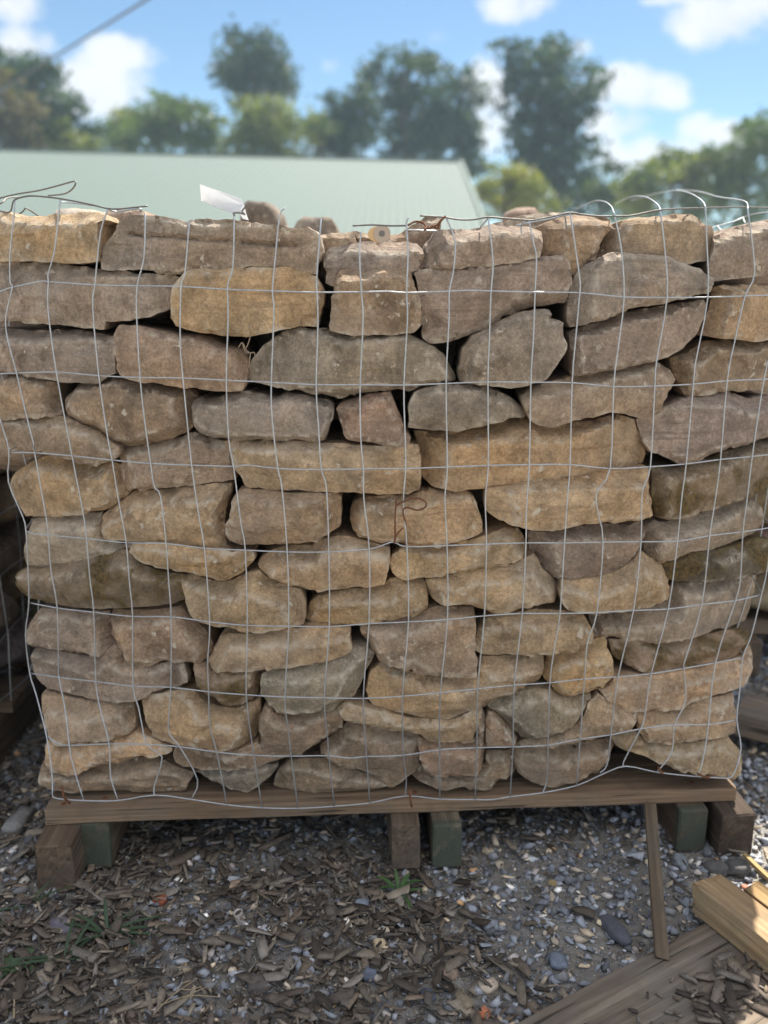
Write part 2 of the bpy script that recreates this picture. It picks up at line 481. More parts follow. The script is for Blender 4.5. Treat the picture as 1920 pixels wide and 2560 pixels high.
STONES = """
tan sandstone at the top left corner with a sunlit, crumbly upper surface|T|0.5|T1.6,3.5|A1 -60,300 40,268 110,298 300,300 480,292 650,285 740,268 860,285 870,330 800,345 810,555 800,660 640,690 420,680 100,660 -60,680
small reddish stone wedged behind the left end of the longest grey top block|R|8||A1 880,262 1040,250 1190,262 1230,330 1100,450 960,520 900,470 870,340
longest grey block of the top course, with a dark crack running along it|G|0|T0.6,1;R0.7,2|A1 850,560 930,470 960,380 1010,305 1200,300 1330,312 1480,330 1560,360 1575,335 B1 100,338 350,345 450,360 560,368 720,390 840,400 950,400 1030,430 1060,470 1075,600 1060,650 1035,690 1025,780 960,770 B1 500,720 200,740 0,745 A1 1500,790 1350,770 1200,745 1000,745 840,740
small brown stone with a fibrous sunlit face right of the longest grey top block|B|5||B1 1040,470 1070,460 1150,450 1330,435 1365,520 1300,600 1140,660 1080,680 1050,560
low brown stone just left of the round manila tag|B|12||B1 1330,437 1400,440 1490,447 1590,470 1500,560 1370,560
rough grey stone with a pale crusted top below the round manila tag|G|2|T1.6,3|B1 1085,640 1140,570 1200,545 1300,530 1400,515 1560,510 1640,512 C1 180,512 270,530 320,580 325,640 318,780 200,800 60,800 B1 1400,830 1260,850 1185,880 1115,850 1120,760 1095,680
brown sloping stone behind the rusty tie in the top course|B|9|T1,2|C1 -30,520 60,455 150,440 260,380 340,320 400,310 470,320 470,410 440,520 330,600 180,560
grainy grey block of the top course with a coarse sunlit top under the twisted wire|G|1|T2.2,3;L1.7,4|C1 325,720 328,580 360,520 440,415 530,420 640,412 780,405 900,360 980,355 1050,385 1200,390 1300,430 1320,480 1290,640 1100,680 900,710 700,720 560,735 440,730
pale flat stone peeping over the top course left of centre right|L|14||C1 1010,345 1150,300 1260,280 1400,262 1490,275 1520,330 1400,420 1200,420 1050,400
wedge shaped brown stone of the top course with a bright sunlit left slope|B|2|L3,4;T1.4,2|C1 1250,400 1400,335 1500,295 D1 20,290 180,295 300,320 365,330 330,420 260,540 210,650 110,730 60,790 20,800 C1 1400,720 1270,680
pinkish brown block of the top course with an ochre upper edge|T|2|L2.2,4;T0.8,1.5|D1 195,720 250,590 300,470 380,365 470,330 620,310 750,300 850,300 950,280 1020,290 1060,320 1140,378 1190,380 1215,450 1215,590 1180,660 1050,690 930,700 700,690 450,680 330,700
dark purple grey block at the right end of the top course|P|1|T1.2,2.5|D1 1215,470 1270,450 1400,390 1500,370 1620,340 1750,330 1750,770 1540,800 1400,810 1230,830 1200,790 1180,720 1190,640 1215,590
long speckled grey brown block in the second course, leftmost, with a pale vein|G|0.5|T0.7,1|A1 -40,700 10,690 60,675 250,690 420,680 560,705 780,740 1000,760 1250,785 1450,800 1530,820 1480,920 1430,1040 1250,1130 1050,1160 880,1160 860,1230 700,1220 500,1200 300,1185 0,1160 -40,1150
rounded tan block with a bright orange sunlit shoulder at its upper right|O|0|T0.5,1;R1.2,3.5|A1 1410,990 1440,890 1520,800 1560,755 B1 10,743 100,740 330,735 500,725 700,735 830,735 890,770 960,775 1020,800 1060,870 1095,930 1085,1030 1060,1110 1030,1220 880,1210 760,1240 600,1270 450,1290 300,1290 100,1260 0,1240 A1 1550,1240 1470,1200 1430,1140
squarish brown block with a small gabled top between two dark upright gaps|B|0|T1.0,2.2|B1 1250,740 1330,735 1420,740 1500,715 1600,695 1640,700 C1 60,720 200,745 230,810 270,910 300,1040 300,1190 240,1260 100,1285 B1 1400,1280 1280,1280 1150,1250 1140,1200 1160,1080 1180,900 1200,810
large purplish block tapering to the right, its lower left corner hanging low|P|0|T0.4,1;B1.4,2.5|C1 250,770 320,740 420,725 560,715 750,695 900,680 1100,650 1300,635 1480,628 1520,680 1550,770 1545,900 1520,1000 1400,1030 1250,1045 1100,1090 960,1140 960,1180 860,1220 700,1290 540,1330 380,1355 330,1310 325,1220 315,1080 295,960 280,860
grey six sided stone with a sunlit rim and a pointed right end|G|0|T0.6,1.2;L2,3|D1 40,860 80,770 150,710 250,650 350,615 450,605 600,620 720,620 850,630 920,680 1050,730 1150,780 1215,820 1180,930 1080,950 900,985 750,1030 560,1050 440,1100 280,1160 120,1200 40,1220 0,1180 0,1000
tan grainy block at the right edge below the dark purple top block|T|1|L1.5,4|D1 1215,890 1300,870 1450,880 1600,870 1750,860 1750,1320 1500,1335 1380,1310 1230,1310 1190,1290 1110,1290 1110,1230 1170,1050 1190,930
dark plum coloured block at the left edge in the third course|P|1|T1.2,2.5|A1 -50,1220 100,1240 400,1255 600,1240 780,1265 900,1290 950,1310 950,1600 900,1620 800,1680 A2 700,185 500,175 300,135 150,120 0,110 -50,110
smooth brown loaf shaped block left of the dry root tuft|B|0|R1.8,4|A1 958,1240 990,1205 1150,1215 1300,1250 1450,1280 1592,1290 B1 130,1300 200,1340 300,1390 400,1400 450,1480 460,1600 B2 440,190 400,260 270,270 130,250 0,230 A2 1500,225 1300,190 1150,180 1030,150 990,120 A1 970,1560 955,1400
wide grey dome topped stone in the middle of the third course|G|0|L2,3;R1.8,3.5;B0.8,2|B1 460,1580 510,1480 580,1400 700,1300 800,1250 880,1220 1000,1240 1130,1245 1280,1300 1450,1300 1592,1290 C1 120,1270 240,1300 380,1370 480,1440 540,1530 590,1620 C2 595,170 450,185 300,210 200,240 60,245 B2 1592,240 1450,265 1250,300 1150,300 1000,265 850,240 600,205 500,170 455,120
grey stone with a stepped notch at its upper right corner|G|0.5|L1.2,3|C1 640,1500 660,1400 740,1300 860,1240 960,1180 1100,1120 1250,1080 1370,1080 1380,1150 1480,1190 1490,1290 1510,1400 1450,1500 1380,1600 C2 1350,160 1200,205 1060,230 900,215 750,195 640,180 C1 620,1600
purplish grey slab sloping up to the right under the six sided stone|P|0.5|T1.3,3;L0.8,2|D1 10,1270 50,1240 200,1200 400,1120 600,1080 830,1040 1000,1010 1130,990 1165,1050 1150,1150 1060,1300 900,1420 800,1480 600,1520 400,1570 200,1610 50,1620 30,1500
grey brown block with a dark wedge shaped stain at the right edge|B|1|L2,4;T1,2|D1 850,1480 1000,1430 1060,1370 1120,1340 1300,1330 1500,1340 1620,1310 1750,1300 D2 1750,250 1600,250 1430,250 1280,255 1180,280 1050,300 980,290 920,230 890,130 850,50
small brown stone with an oval grey scar at the left edge, fourth course|B|1|R1.6,4|A2 -60,250 0,240 60,130 200,130 350,170 470,190 500,300 520,380 500,460 380,470 200,475 50,500 -60,490
rounded brown boulder with a narrowing underside left of the pale edged slab|B|0|R2,4;L1,2;B1.5,2.5|A2 540,390 570,300 640,210 800,185 900,150 1030,150 1200,190 1400,200 1560,240 1640,300 1620,400 1620,520 1560,600 1400,650 1250,690 1050,712 960,690 880,620 760,550 650,510 560,460
oblong grey slab with a whitish crumbling edge at its lower left|G|0|B0.7,1.5;T0.8,2|B2 15,350 60,320 250,310 330,270 480,262 600,290 700,310 800,280 900,285 1050,320 1140,340 1170,380 1150,480 1120,600 1100,665 960,670 850,650 700,665 520,655 350,660 200,640 100,600 40,580 5,460
small wedge stone with red rust spots near the centre of the stack|R|0.5|R0.7,2|B2 1210,410 1250,360 1350,320 1500,285 1592,275 C2 50,260 90,380 130,480 165,570 210,640 200,690 150,720 0,705 B2 1500,680 1350,670 1290,650 1250,570 1220,490
grey stone with white streaks tapering to a blunt right tip|G|0|R2.2,4;T0.7,2|C2 215,470 225,330 250,260 350,235 500,210 650,205 750,205 850,220 930,270 990,290 1080,330 1140,380 1180,460 1050,490 920,505 820,550 650,580 520,590 350,575 200,565
brown stone with two humped undersides rising to a pointed right end|B|0|T1.2,3|C2 1140,300 1200,240 1330,190 D2 -40,160 100,130 350,60 550,30 700,10 770,30 850,90 890,120 880,200 840,270 790,340 785,420 700,470 620,490 480,445 350,435 200,470 20,510 C2 1400,555 1300,540 1220,490 1180,440
large mauve block with a V shaped underside near the right edge|P|0.5|L2,3;T1.8,3.5;B1,2|D2 590,500 690,470 790,410 860,360 1000,300 1180,280 1300,255 1480,330 1600,300 1750,320 1750,600 1600,660 1500,700 1340,720 1200,780 1050,850 950,860 880,830 780,780 690,770 640,680
brown mottled slab dipping to the right at the left edge, fifth course|B|0.5|T1.0,2.5|A2 -60,560 20,500 200,480 480,465 560,480 700,540 800,590 900,670 980,720 990,780 920,840 800,875 700,870 600,845 500,800 300,770 100,745 -60,730
orange tan block with a dark sloped top, leftmost beside the sunlit gap|O|0|T1.8,4;R2,4|A2 75,990 120,940 250,850 400,800 520,810 700,870 820,875 930,840 1000,870 1020,1000 1110,1080 1000,1160 900,1240 700,1265 450,1290 200,1305 150,1220 100,1130
squared block with a dark smudge on its upper edge, left of the long tan beam|B|0.5|T1.0,2;L2,2|A2 990,730 1100,720 1300,690 1500,640 1592,610 B2 100,620 200,660 270,680 300,790 330,880 360,990 200,1030 50,1035 A2 1500,1050 1350,1065 1200,1070 1060,1065 1020,1020 1010,850
long tan beam shaped block with an angled left end, centre left|T|0|T0.8,2;L0.7,2|B2 270,680 350,660 520,670 700,670 950,680 1100,690 1290,700 1592,720 C2 100,715 200,695 280,720 300,850 300,1010 280,1090 200,1130 50,1130 B2 1550,1125 1400,1110 1200,1100 1000,1090 820,1080 700,1090 550,1070 450,1050 400,960 350,890 310,790
largest tan block, with a shaded left face and a long flat golden front|O|0|L4,6;T1.4,4|C2 255,590 400,590 550,600 700,570 900,520 1050,490 1200,480 1300,545 1450,545 1570,520 D2 200,500 400,450 550,500 570,540 620,650 680,800 670,880 550,910 300,940 50,975 C2 1500,980 1300,1000 1000,1045 850,1070 700,1085 600,1100 500,1080 400,1060 340,980 300,860 280,720
dark topped block with brown algae stains sloping up to the right edge|D|0.5|L2,3;T1.3,3|D2 695,900 770,880 900,890 980,860 1100,830 1250,780 1400,720 1560,690 1659,680 1760,640 1760,980 1600,1080 1450,1150 1250,1220 1050,1280 900,1325 780,1340 730,1310 700,1160
pale weathered slab with fine grain like driftwood at the left edge|L|0.5|T1.5,3|A2 250,1320 450,1295 700,1270 850,1260 830,1350 850,1440 900,1500 1050,1530 A3 1090,210 1060,240 880,280 720,310 550,360 320,410 190,400 200,280 230,140 250,20
broad brown block with a blunt pointed left end under the left mesh bend|T|0|T1.6,3.5;R1,2.5;L1.2,2|A2 810,1370 870,1290 950,1200 1040,1140 1150,1075 1300,1080 1450,1070 1592,1040 B2 100,1040 330,1020 320,1120 270,1230 265,1400 285,1530 230,1555 100,1560 0,1550 A2 1500,1530 1300,1510 1050,1500 900,1490 840,1450
boxy tan block with a yellow fleck and a receding right side, below the long beam|T|0|R2.2,4.5;T1,2.5|B2 270,1390 320,1320 345,1150 390,1090 470,1065 650,1090 850,1105 1050,1105 1190,1105 1235,1130 1225,1380 1180,1430 1090,1450 1040,1510 1000,1530 780,1535 550,1545 400,1540 300,1510 275,1450
golden brown block behind the rusty wire loop|O|0|L1.6,3;T1,2.5|B2 1310,1270 1340,1190 1420,1145 1592,1135 C2 20,1130 220,1125 380,1080 550,1085 680,1090 740,1140 780,1240 800,1300 810,1420 740,1470 600,1500 520,1530 350,1530 200,1530 100,1510 B2 1540,1525 1450,1490 1360,1430 1320,1360
warm tan block below the largest one with a shaded left half|O|0|L4,4;T1,2.5|C2 850,1070 1000,1050 1200,1010 1400,990 1490,980 D2 100,970 350,930 560,915 680,900 660,1050 680,1180 690,1280 610,1310 400,1340 200,1350 0,1385 C2 1400,1415 1240,1415 1150,1390 1000,1350 900,1310 850,1250 840,1150
smooth mauve brown slab with a bright sunlit tip at the right edge|P|0.3|T1.5,3;L2,3|D2 620,1420 640,1380 720,1330 800,1340 920,1320 1100,1270 1300,1200 1440,1150 1560,1180 1620,1260 1650,1360 D3 1650,70 1560,140 1400,200 1200,255 1000,260 900,310 850,340 740,350 650,280 610,200 620,130
long dark block with olive moss stains jutting out at the left edge|D|0|T2.2,5;L0.8,2|A3 140,440 200,410 330,410 500,370 720,310 900,280 1060,245 1090,290 1200,380 1400,430 1540,460 1490,520 1500,600 1520,690 1400,730 1200,745 1000,740 800,730 600,730 470,710 300,690 230,670 170,600 135,520
thin ochre slab with a hollowed dark top, above the moss stained block|O|0|T1.4,3.5;R1.2,3|A3 1085,260 1100,200 1300,190 1400,200 1592,230 B3 100,250 300,260 500,270 520,300 460,380 400,450 310,500 200,505 100,480 0,450 A3 1500,430 1350,400 1200,370 1120,320
tan block with a pointed left end resting over a small triangular gap, centre|T|0|T1.6,4;L1.2,2|B3 555,330 600,290 700,240 800,205 1000,215 1060,165 1200,140 1350,150 1500,190 1635,230 1640,350 1610,450 1600,545 1400,560 1200,580 1040,600 920,570 820,540 720,510 620,460 560,390
finger shaped tan slab sloping up to the right, below the rusty tie|O|0|T1.2,3.5;R1.8,4|C3 50,370 70,300 170,225 300,205 500,205 700,170 850,130 1000,70 1120,75 1160,170 1210,240 1180,310 1050,370 950,385 800,395 600,440 400,470 180,510 100,480 55,420
mauve brown boulder with a pink left edge and a pointed bottom, right of centre|P|0|L3,5;T1,2|C3 1200,200 1210,110 1380,100 D3 -90,80 100,50 300,40 500,50 600,10 630,50 625,130 570,260 470,400 350,440 180,490 0,500 C3 1480,495 1380,460 1300,380 1230,290
blackish furry moss covered slab at the right edge|K|0|T1.6,4|D3 780,350 900,320 1000,265 1200,255 1400,205 1560,145 1659,170 1700,250 1690,390 1500,470 1300,500 1050,520 900,520 830,500 800,430
trapezoid tan block right of the moss stained long block, white crust at its left|T|0|T2.0,5;R2.5,3|A3 1490,520 1550,460 1592,450 B3 50,470 200,510 320,510 450,440 560,420 620,470 720,520 830,560 900,575 930,650 935,780 920,880 750,900 580,935 450,925 300,880 200,880 50,840 A3 1590,800 1540,690
bright tan block with rusty veins in the centre of the eighth course|O|0|L2.4,3;T1.2,3|B3 940,820 990,680 1060,620 1200,590 1400,565 1592,540 C3 50,490 320,490 355,570 355,730 200,790 0,840 B3 1450,870 1300,890 1150,880 960,870
irregular grey tan stone with a lobed underside and pale crust, right of centre|T|0|T2.0,4;L2.2,4;R1.8,3|C3 340,490 500,465 650,430 850,390 1050,370 1180,310 1240,280 1310,390 1400,470 1450,530 1465,590 1440,650 1350,700 1150,720 1080,750 1030,780 930,780 800,730 720,700 550,700 430,690 370,610
rounded tan block with one dark brown blotch near its upper right|T|0|T2.0,4.5;R1,2.5|D3 -60,600 -60,500 180,490 350,440 480,390 590,270 700,330 790,380 830,500 840,620 800,690 650,720 450,750 200,760 0,740 -40,700
longest grey brown beam at the lower right with a stepped dark top|P|0|T2.2,5;L2,3|D3 850,560 900,520 1100,520 1400,490 1550,460 1610,520 1600,650 1560,740 1520,870 1350,930 1250,920 1050,970 850,1010 730,1020 500,1000 380,980 200,980 210,900 170,780 400,770 650,740 830,690
short mauve block with a rusty lower lip at the left side|P|0|T2.0,5;R2.2,4|A3 215,950 240,870 290,790 330,730 500,740 800,760 900,760 930,850 970,970 960,1030 880,1100 790,1130 640,1100 480,1090 350,1060 230,1010
tall brown block narrowing downward, right of the rusty lipped one|B|0|T1.4,3;R2,4;L0.6,2|A3 930,740 1100,745 1300,740 1500,710 1592,800 B3 100,900 150,950 180,1050 140,1110 120,1190 A3 1500,1170 1350,1175 1230,1200 1120,1180 1050,1160 1010,1050 950,930 935,830
slanting brown slab with a dark chipped top and a pointed left foot|T|0|T1.5,4;L1.5,3|B3 140,1160 180,1090 240,960 300,940 500,940 620,910 800,900 1000,890 1200,890 1305,895 1310,980 1325,1080 1280,1130 1150,1170 900,1200 700,1230 400,1245 180,1260 140,1200
tallest squarish brown block in the lower centre with a dark left side|B|0|L2,4;T1.6,4|C3 -180,900 -200,850 0,830 200,790 350,740 450,710 740,725 760,850 755,1000 755,1100 770,1160 760,1290 580,1300 400,1295 290,1280 230,1240 100,1240 -10,1190 -80,1100 -130,1050 -150,980
plain tan block with a grey top, right of the tallest squarish block|T|0|T1.8,5;L1.2,2|C3 755,1020 790,900 860,810 1000,780 1200,750 1450,760 D3 100,760 170,860 205,950 200,1020 100,1060 -100,1110 C3 1300,1115 1100,1115 820,1130 760,1080
long lumpy mauve stone with white flecks at the left side, below the rusty lipped block|P|0|T2.2,5;R1.5,2.5|A3 245,1170 260,1100 300,1060 480,1090 700,1120 820,1130 950,1040 1000,1050 1060,1160 1250,1200 1450,1170 1520,1180 1550,1280 1540,1350 1450,1410 1250,1440 1150,1500 850,1500 700,1480 500,1455 360,1450 290,1370 250,1270
small reddish stone with a tuft of brown moss, left of lower centre|M|0.5|T0.6,2;R1.4,3|B3 10,1200 130,1210 160,1260 350,1245 560,1240 560,1350 530,1460 450,1540 370,1560 250,1530 100,1440 30,1390 15,1300
greenish grey topped stone shaped like a boat hull, lower centre left|N|0|T3.0,7;R2,3;B1,2|B3 565,1390 580,1290 650,1240 900,1200 1100,1170 1290,1130 1330,1060 1450,1060 1510,1110 1450,1220 1400,1340 1340,1470 1200,1550 1000,1600 850,1620 740,1600 620,1520 570,1450
long layered stone with a steel grey top rising to the right, lower centre|T|0|T2.4,7;B1.6,3|C3 -140,1400 -100,1280 -30,1200 100,1240 250,1260 400,1300 600,1300 760,1290 790,1140 1000,1120 1200,1115 1330,1140 1310,1260 1290,1320 1200,1350 1100,1440 1000,1480 850,1520 700,1590 540,1650 300,1640 150,1600 -30,1580 -100,1530 -140,1460
compact ochre nugget shaped stone in the lower right|O|0|T1.5,4;L1.6,3;B1,2|C3 1310,1250 1360,1130 1500,1070 D3 150,1050 250,990 320,985 330,1080 370,1160 385,1220 370,1320 250,1390 130,1440 30,1460 C3 1500,1470 1440,1430 1390,1360 1330,1320
brown stone with a dark rusty moss patch across its front at the lower right|M|0.5|T1.6,4;L3,3|D3 335,990 500,1000 700,1020 800,1015 1050,970 1250,920 1450,905 1515,950 1480,1060 1420,1130 1250,1180 1000,1220 850,1240 700,1265 560,1240 460,1190 380,1110
plain brown rectangular block in the lower left corner column, third from the bottom|B|0.5|T1.2,2;R1.2,3|A4 340,130 500,140 700,165 900,180 1100,180 1130,290 1110,430 900,490 700,520 500,525 410,490 370,330 350,220
large lumpy ochre and grey boulder in the lower left|O|0|T3,5;B1.6,3;R2,3|A4 1150,200 1200,130 1350,110 1500,70 1600,90 B4 30,100 130,180 250,220 380,235 450,200 560,150 570,250 545,330 550,420 500,500 430,560 340,590 200,580 50,545 A4 1500,540 1400,515 1300,490 1250,430 1200,340
brown wedge stone narrowing downward right of the lumpy ochre boulder|B|0.5|T1,2;B1,2|B4 555,360 590,250 630,190 740,280 900,290 1100,250 1190,240 1250,310 1240,400 1100,480 960,580 880,620 720,620 600,590 575,500
thin flat slab with a white flecked left tip under the layered stone|T|0|T0.8,2;B1.2,3|B4 1195,260 1260,200 1400,220 1592,260 C4 100,290 200,310 460,325 570,320 700,270 815,225 800,300 770,430 710,505 600,490 460,495 350,480 270,430 180,400 0,390 B4 1592,385 1450,350 1280,330
slate grey topped slab with a sharp brown front edge, lower right of centre|N|0|T4.0,7;L1.6,2|C4 845,205 980,160 1150,90 1250,60 1380,80 1450,130 1510,140 1592,130 D4 190,110 170,190 110,300 50,370 -50,420 C4 1400,435 1270,470 1160,480 1110,440 1060,400 980,310 900,250
brown slab with a scalloped lower edge under the slate grey topped slab|B|2|T1.6,4|D4 -420,510 -300,475 -150,470 -30,410 60,370 120,300 170,190 250,110 350,190 430,240 570,260 560,340 530,405 400,435 250,470 100,500 -100,545 -250,550 -400,530
small shaded brown stone in the dark notch, lower right of centre|B|3||C4 850,340 870,270 900,260 980,320 1060,410 1110,480 1080,545 960,550 850,545
long tan slab with a flaky brown knot, lower right above the last two|T|0|T2.4,6|D3 385,1310 450,1300 700,1290 900,1260 1100,1230 1250,1190 1450,1140 1470,1080 1515,1060 1530,1230 1510,1320 1450,1380 1300,1430 1200,1470 1050,1510 960,1560 700,1570 550,1580 430,1575 330,1500 250,1410 340,1380
tan slab with a bulging left end, second from the bottom at the left|O|0|T1.8,5;R1,2|A4 360,560 400,500 550,540 800,510 1000,470 1110,440 1200,470 1300,500 1420,550 1420,590 1300,630 1100,650 950,680 750,730 600,790 480,785 400,740 370,660
flat grey brown slab below the lumpy ochre boulder with a ragged underside|B|0.8|T1.4,3|B4 -165,640 -140,560 0,550 200,580 340,590 450,560 540,520 650,600 800,640 780,670 650,690 500,720 370,740 300,755 100,740 -80,740 -140,700
rounded grey brown stone with a yellow ochre tip at its lower right|B|0|T1.6,4;L1,2|B4 1070,540 1150,480 1240,400 1290,340 1450,350 1592,385 C4 180,410 275,460 280,600 285,740 190,805 150,850 80,890 20,880 B4 1560,830 1450,775 1300,735 1160,670 1090,620
blocky brown stone directly on the lowest right hand slab|B|0|T1.4,3|D4 570,270 700,245 950,230 1070,180 1200,150 1370,100 1370,200 1395,290 1400,450 1250,470 1050,490 900,515 750,530 640,500 590,400
brown stone with a pinkish right edge beside the dark notch, second from the bottom|R|0|T1.2,3;R1,3|C4 285,480 350,480 460,495 600,490 720,505 780,460 790,380 820,260 860,310 855,480 835,600 835,700 770,770 650,780 480,795 380,780 310,690 290,600
largest bottom slab at the left with a pale ridge line, resting on the pallet board|B|0|T1.2,3|A4 330,740 360,670 480,690 620,690 800,690 950,680 1100,650 1300,630 1400,690 1600,770 1590,820 1550,900 1530,1000 1500,1040 1350,1050 1200,1040 1000,1030 850,1010 600,1000 450,960 400,935 340,890
grey triangular stone pointing down above the pallet board, left of centre|N|1|T2.6,4|B4 10,760 100,745 300,740 480,710 650,690 720,690 700,740 620,830 550,890 500,930 450,968 380,950 250,890 100,820
wide brown block resting on the pallet board in the centre|B|0|T2.4,6;L0.8,2|B4 680,990 690,860 720,740 800,670 950,640 1100,650 1250,710 1450,770 1560,820 1650,870 C4 160,810 180,830 130,880 0,960 B4 1500,1010 1450,1020 1200,1050 1000,1050 850,1050 720,1040
low brown stone with a pale spur at its lower right, on the board|B|0.3|T1.5,4;R1.4,3|C4 210,810 290,690 380,770 500,790 650,775 770,760 840,700 850,590 1050,580 1080,650 1070,800 960,870 930,930 890,990 800,970 650,950 560,975 470,985 350,920 250,850
rounded brown block at the bottom right of centre with a soil crusted top|B|0|T1.5,4;L1,2|C4 1085,560 1120,520 1300,535 1500,540 1592,540 D4 0,535 200,500 370,470 360,600 330,680 200,780 100,830 0,860 -100,885 C4 1380,890 1300,860 1180,820 1110,760 1085,700
smooth tan wedge at the bottom right corner of the stack tapering leftward|T|0|T1.8,4;R0.7,3|D4 370,500 450,450 560,430 620,470 680,520 900,505 1100,470 1280,465 1350,510 1415,590 1410,700 1350,790 1300,800 1150,780 900,730 700,660 500,610 420,580
"""

# ------------------------------------------------------------------ tile coordinates used while measuring the photograph
TX = {'A': 0, 'B': 480, 'C': 960, 'D': 1420}
TY = {'1': 450, '2': 900, '3': 1300, '4': 1700}
TS = 1659 / 500.0
def tile(tk, x, y):
    return (TX[tk[0]] + x / TS, TY[tk[1]] + y / TS)
def parse(s):
    out, tk = [], None
    for w in s.split():
        if ',' in w:
            x, y = w.split(',')
            out.append(tile(tk, float(x), float(y)))
        else:
            tk = w
    return out
def y_surf(X, z=0.5):
    """the stack's face bulges towards the camera in the middle; its foot follows the front board"""
    b = np.clip((np.asarray(z) - 0.12) / 0.14, 0, 1)
    return (1.085 + 0.40 * X * X) * b + (1.103 + 0.033 * (X + 0.45)) * (1 - b)
def surf(px, py, off=0.0):
    X, Z = (px - 960) / F * 1.13, 0.5
    for _ in range(6):
        p = at(px, py, Y=float(y_surf(X, Z)) + off)
        X, Z = p.x, p.z
    return p

BL = at(112, 2046, Y=1.095); BR = at(1842, 1989, Y=1.155)
zt = 0.5 * (BL.z + BR.z) 
ax = Vector((BR.x - BL.x, BR.y - BL.y, 0)); plen = ax.length; ax.normalize()
perp = Vector((-ax.y, ax.x, 0))
TOPZ = zt + 0.011
PTOP = TOPZ

# ------------------------------------------------------------------ the stones of the front face
COL = {'T': (0.36, 0.271, 0.19), 'O': (0.39, 0.283, 0.183), 'B': (0.295, 0.223, 0.167), 'G': (0.258, 0.217, 0.186), 'P': (0.255, 0.206, 0.176),
       'L': (0.36, 0.305, 0.255), 'R': (0.285, 0.207, 0.163), 'D': (0.205, 0.163, 0.126), 'K': (0.108, 0.091, 0.073), 'N': (0.25, 0.213, 0.178),
       'M': (0.28, 0.206, 0.155)}
MOSS = {'D': 0.42, 'K': 0.50, 'M': 0.45}

def seg_dist(P, A, B):
    d = B - A
    t = np.clip(((P - A) @ d) / max(d @ d, 1e-12), 0, 1)
    return np.linalg.norm(P - (A + t[:, None] * d), axis=1)
def inside(P, poly):
    x, y = P[:, 0], P[:, 1]
    r = np.zeros(len(P), bool)
    n = len(poly)
    for i in range(n):
        x1, y1 = poly[i]; x2, y2 = poly[(i + 1) % n]
        c = (y1 > y) != (y2 > y)
        with np.errstate(divide='ignore', invalid='ignore'):
            r ^= c & (x < (x2 - x1) * (y - y1) / (y2 - y1 + 1e-15) + x1)
    return r

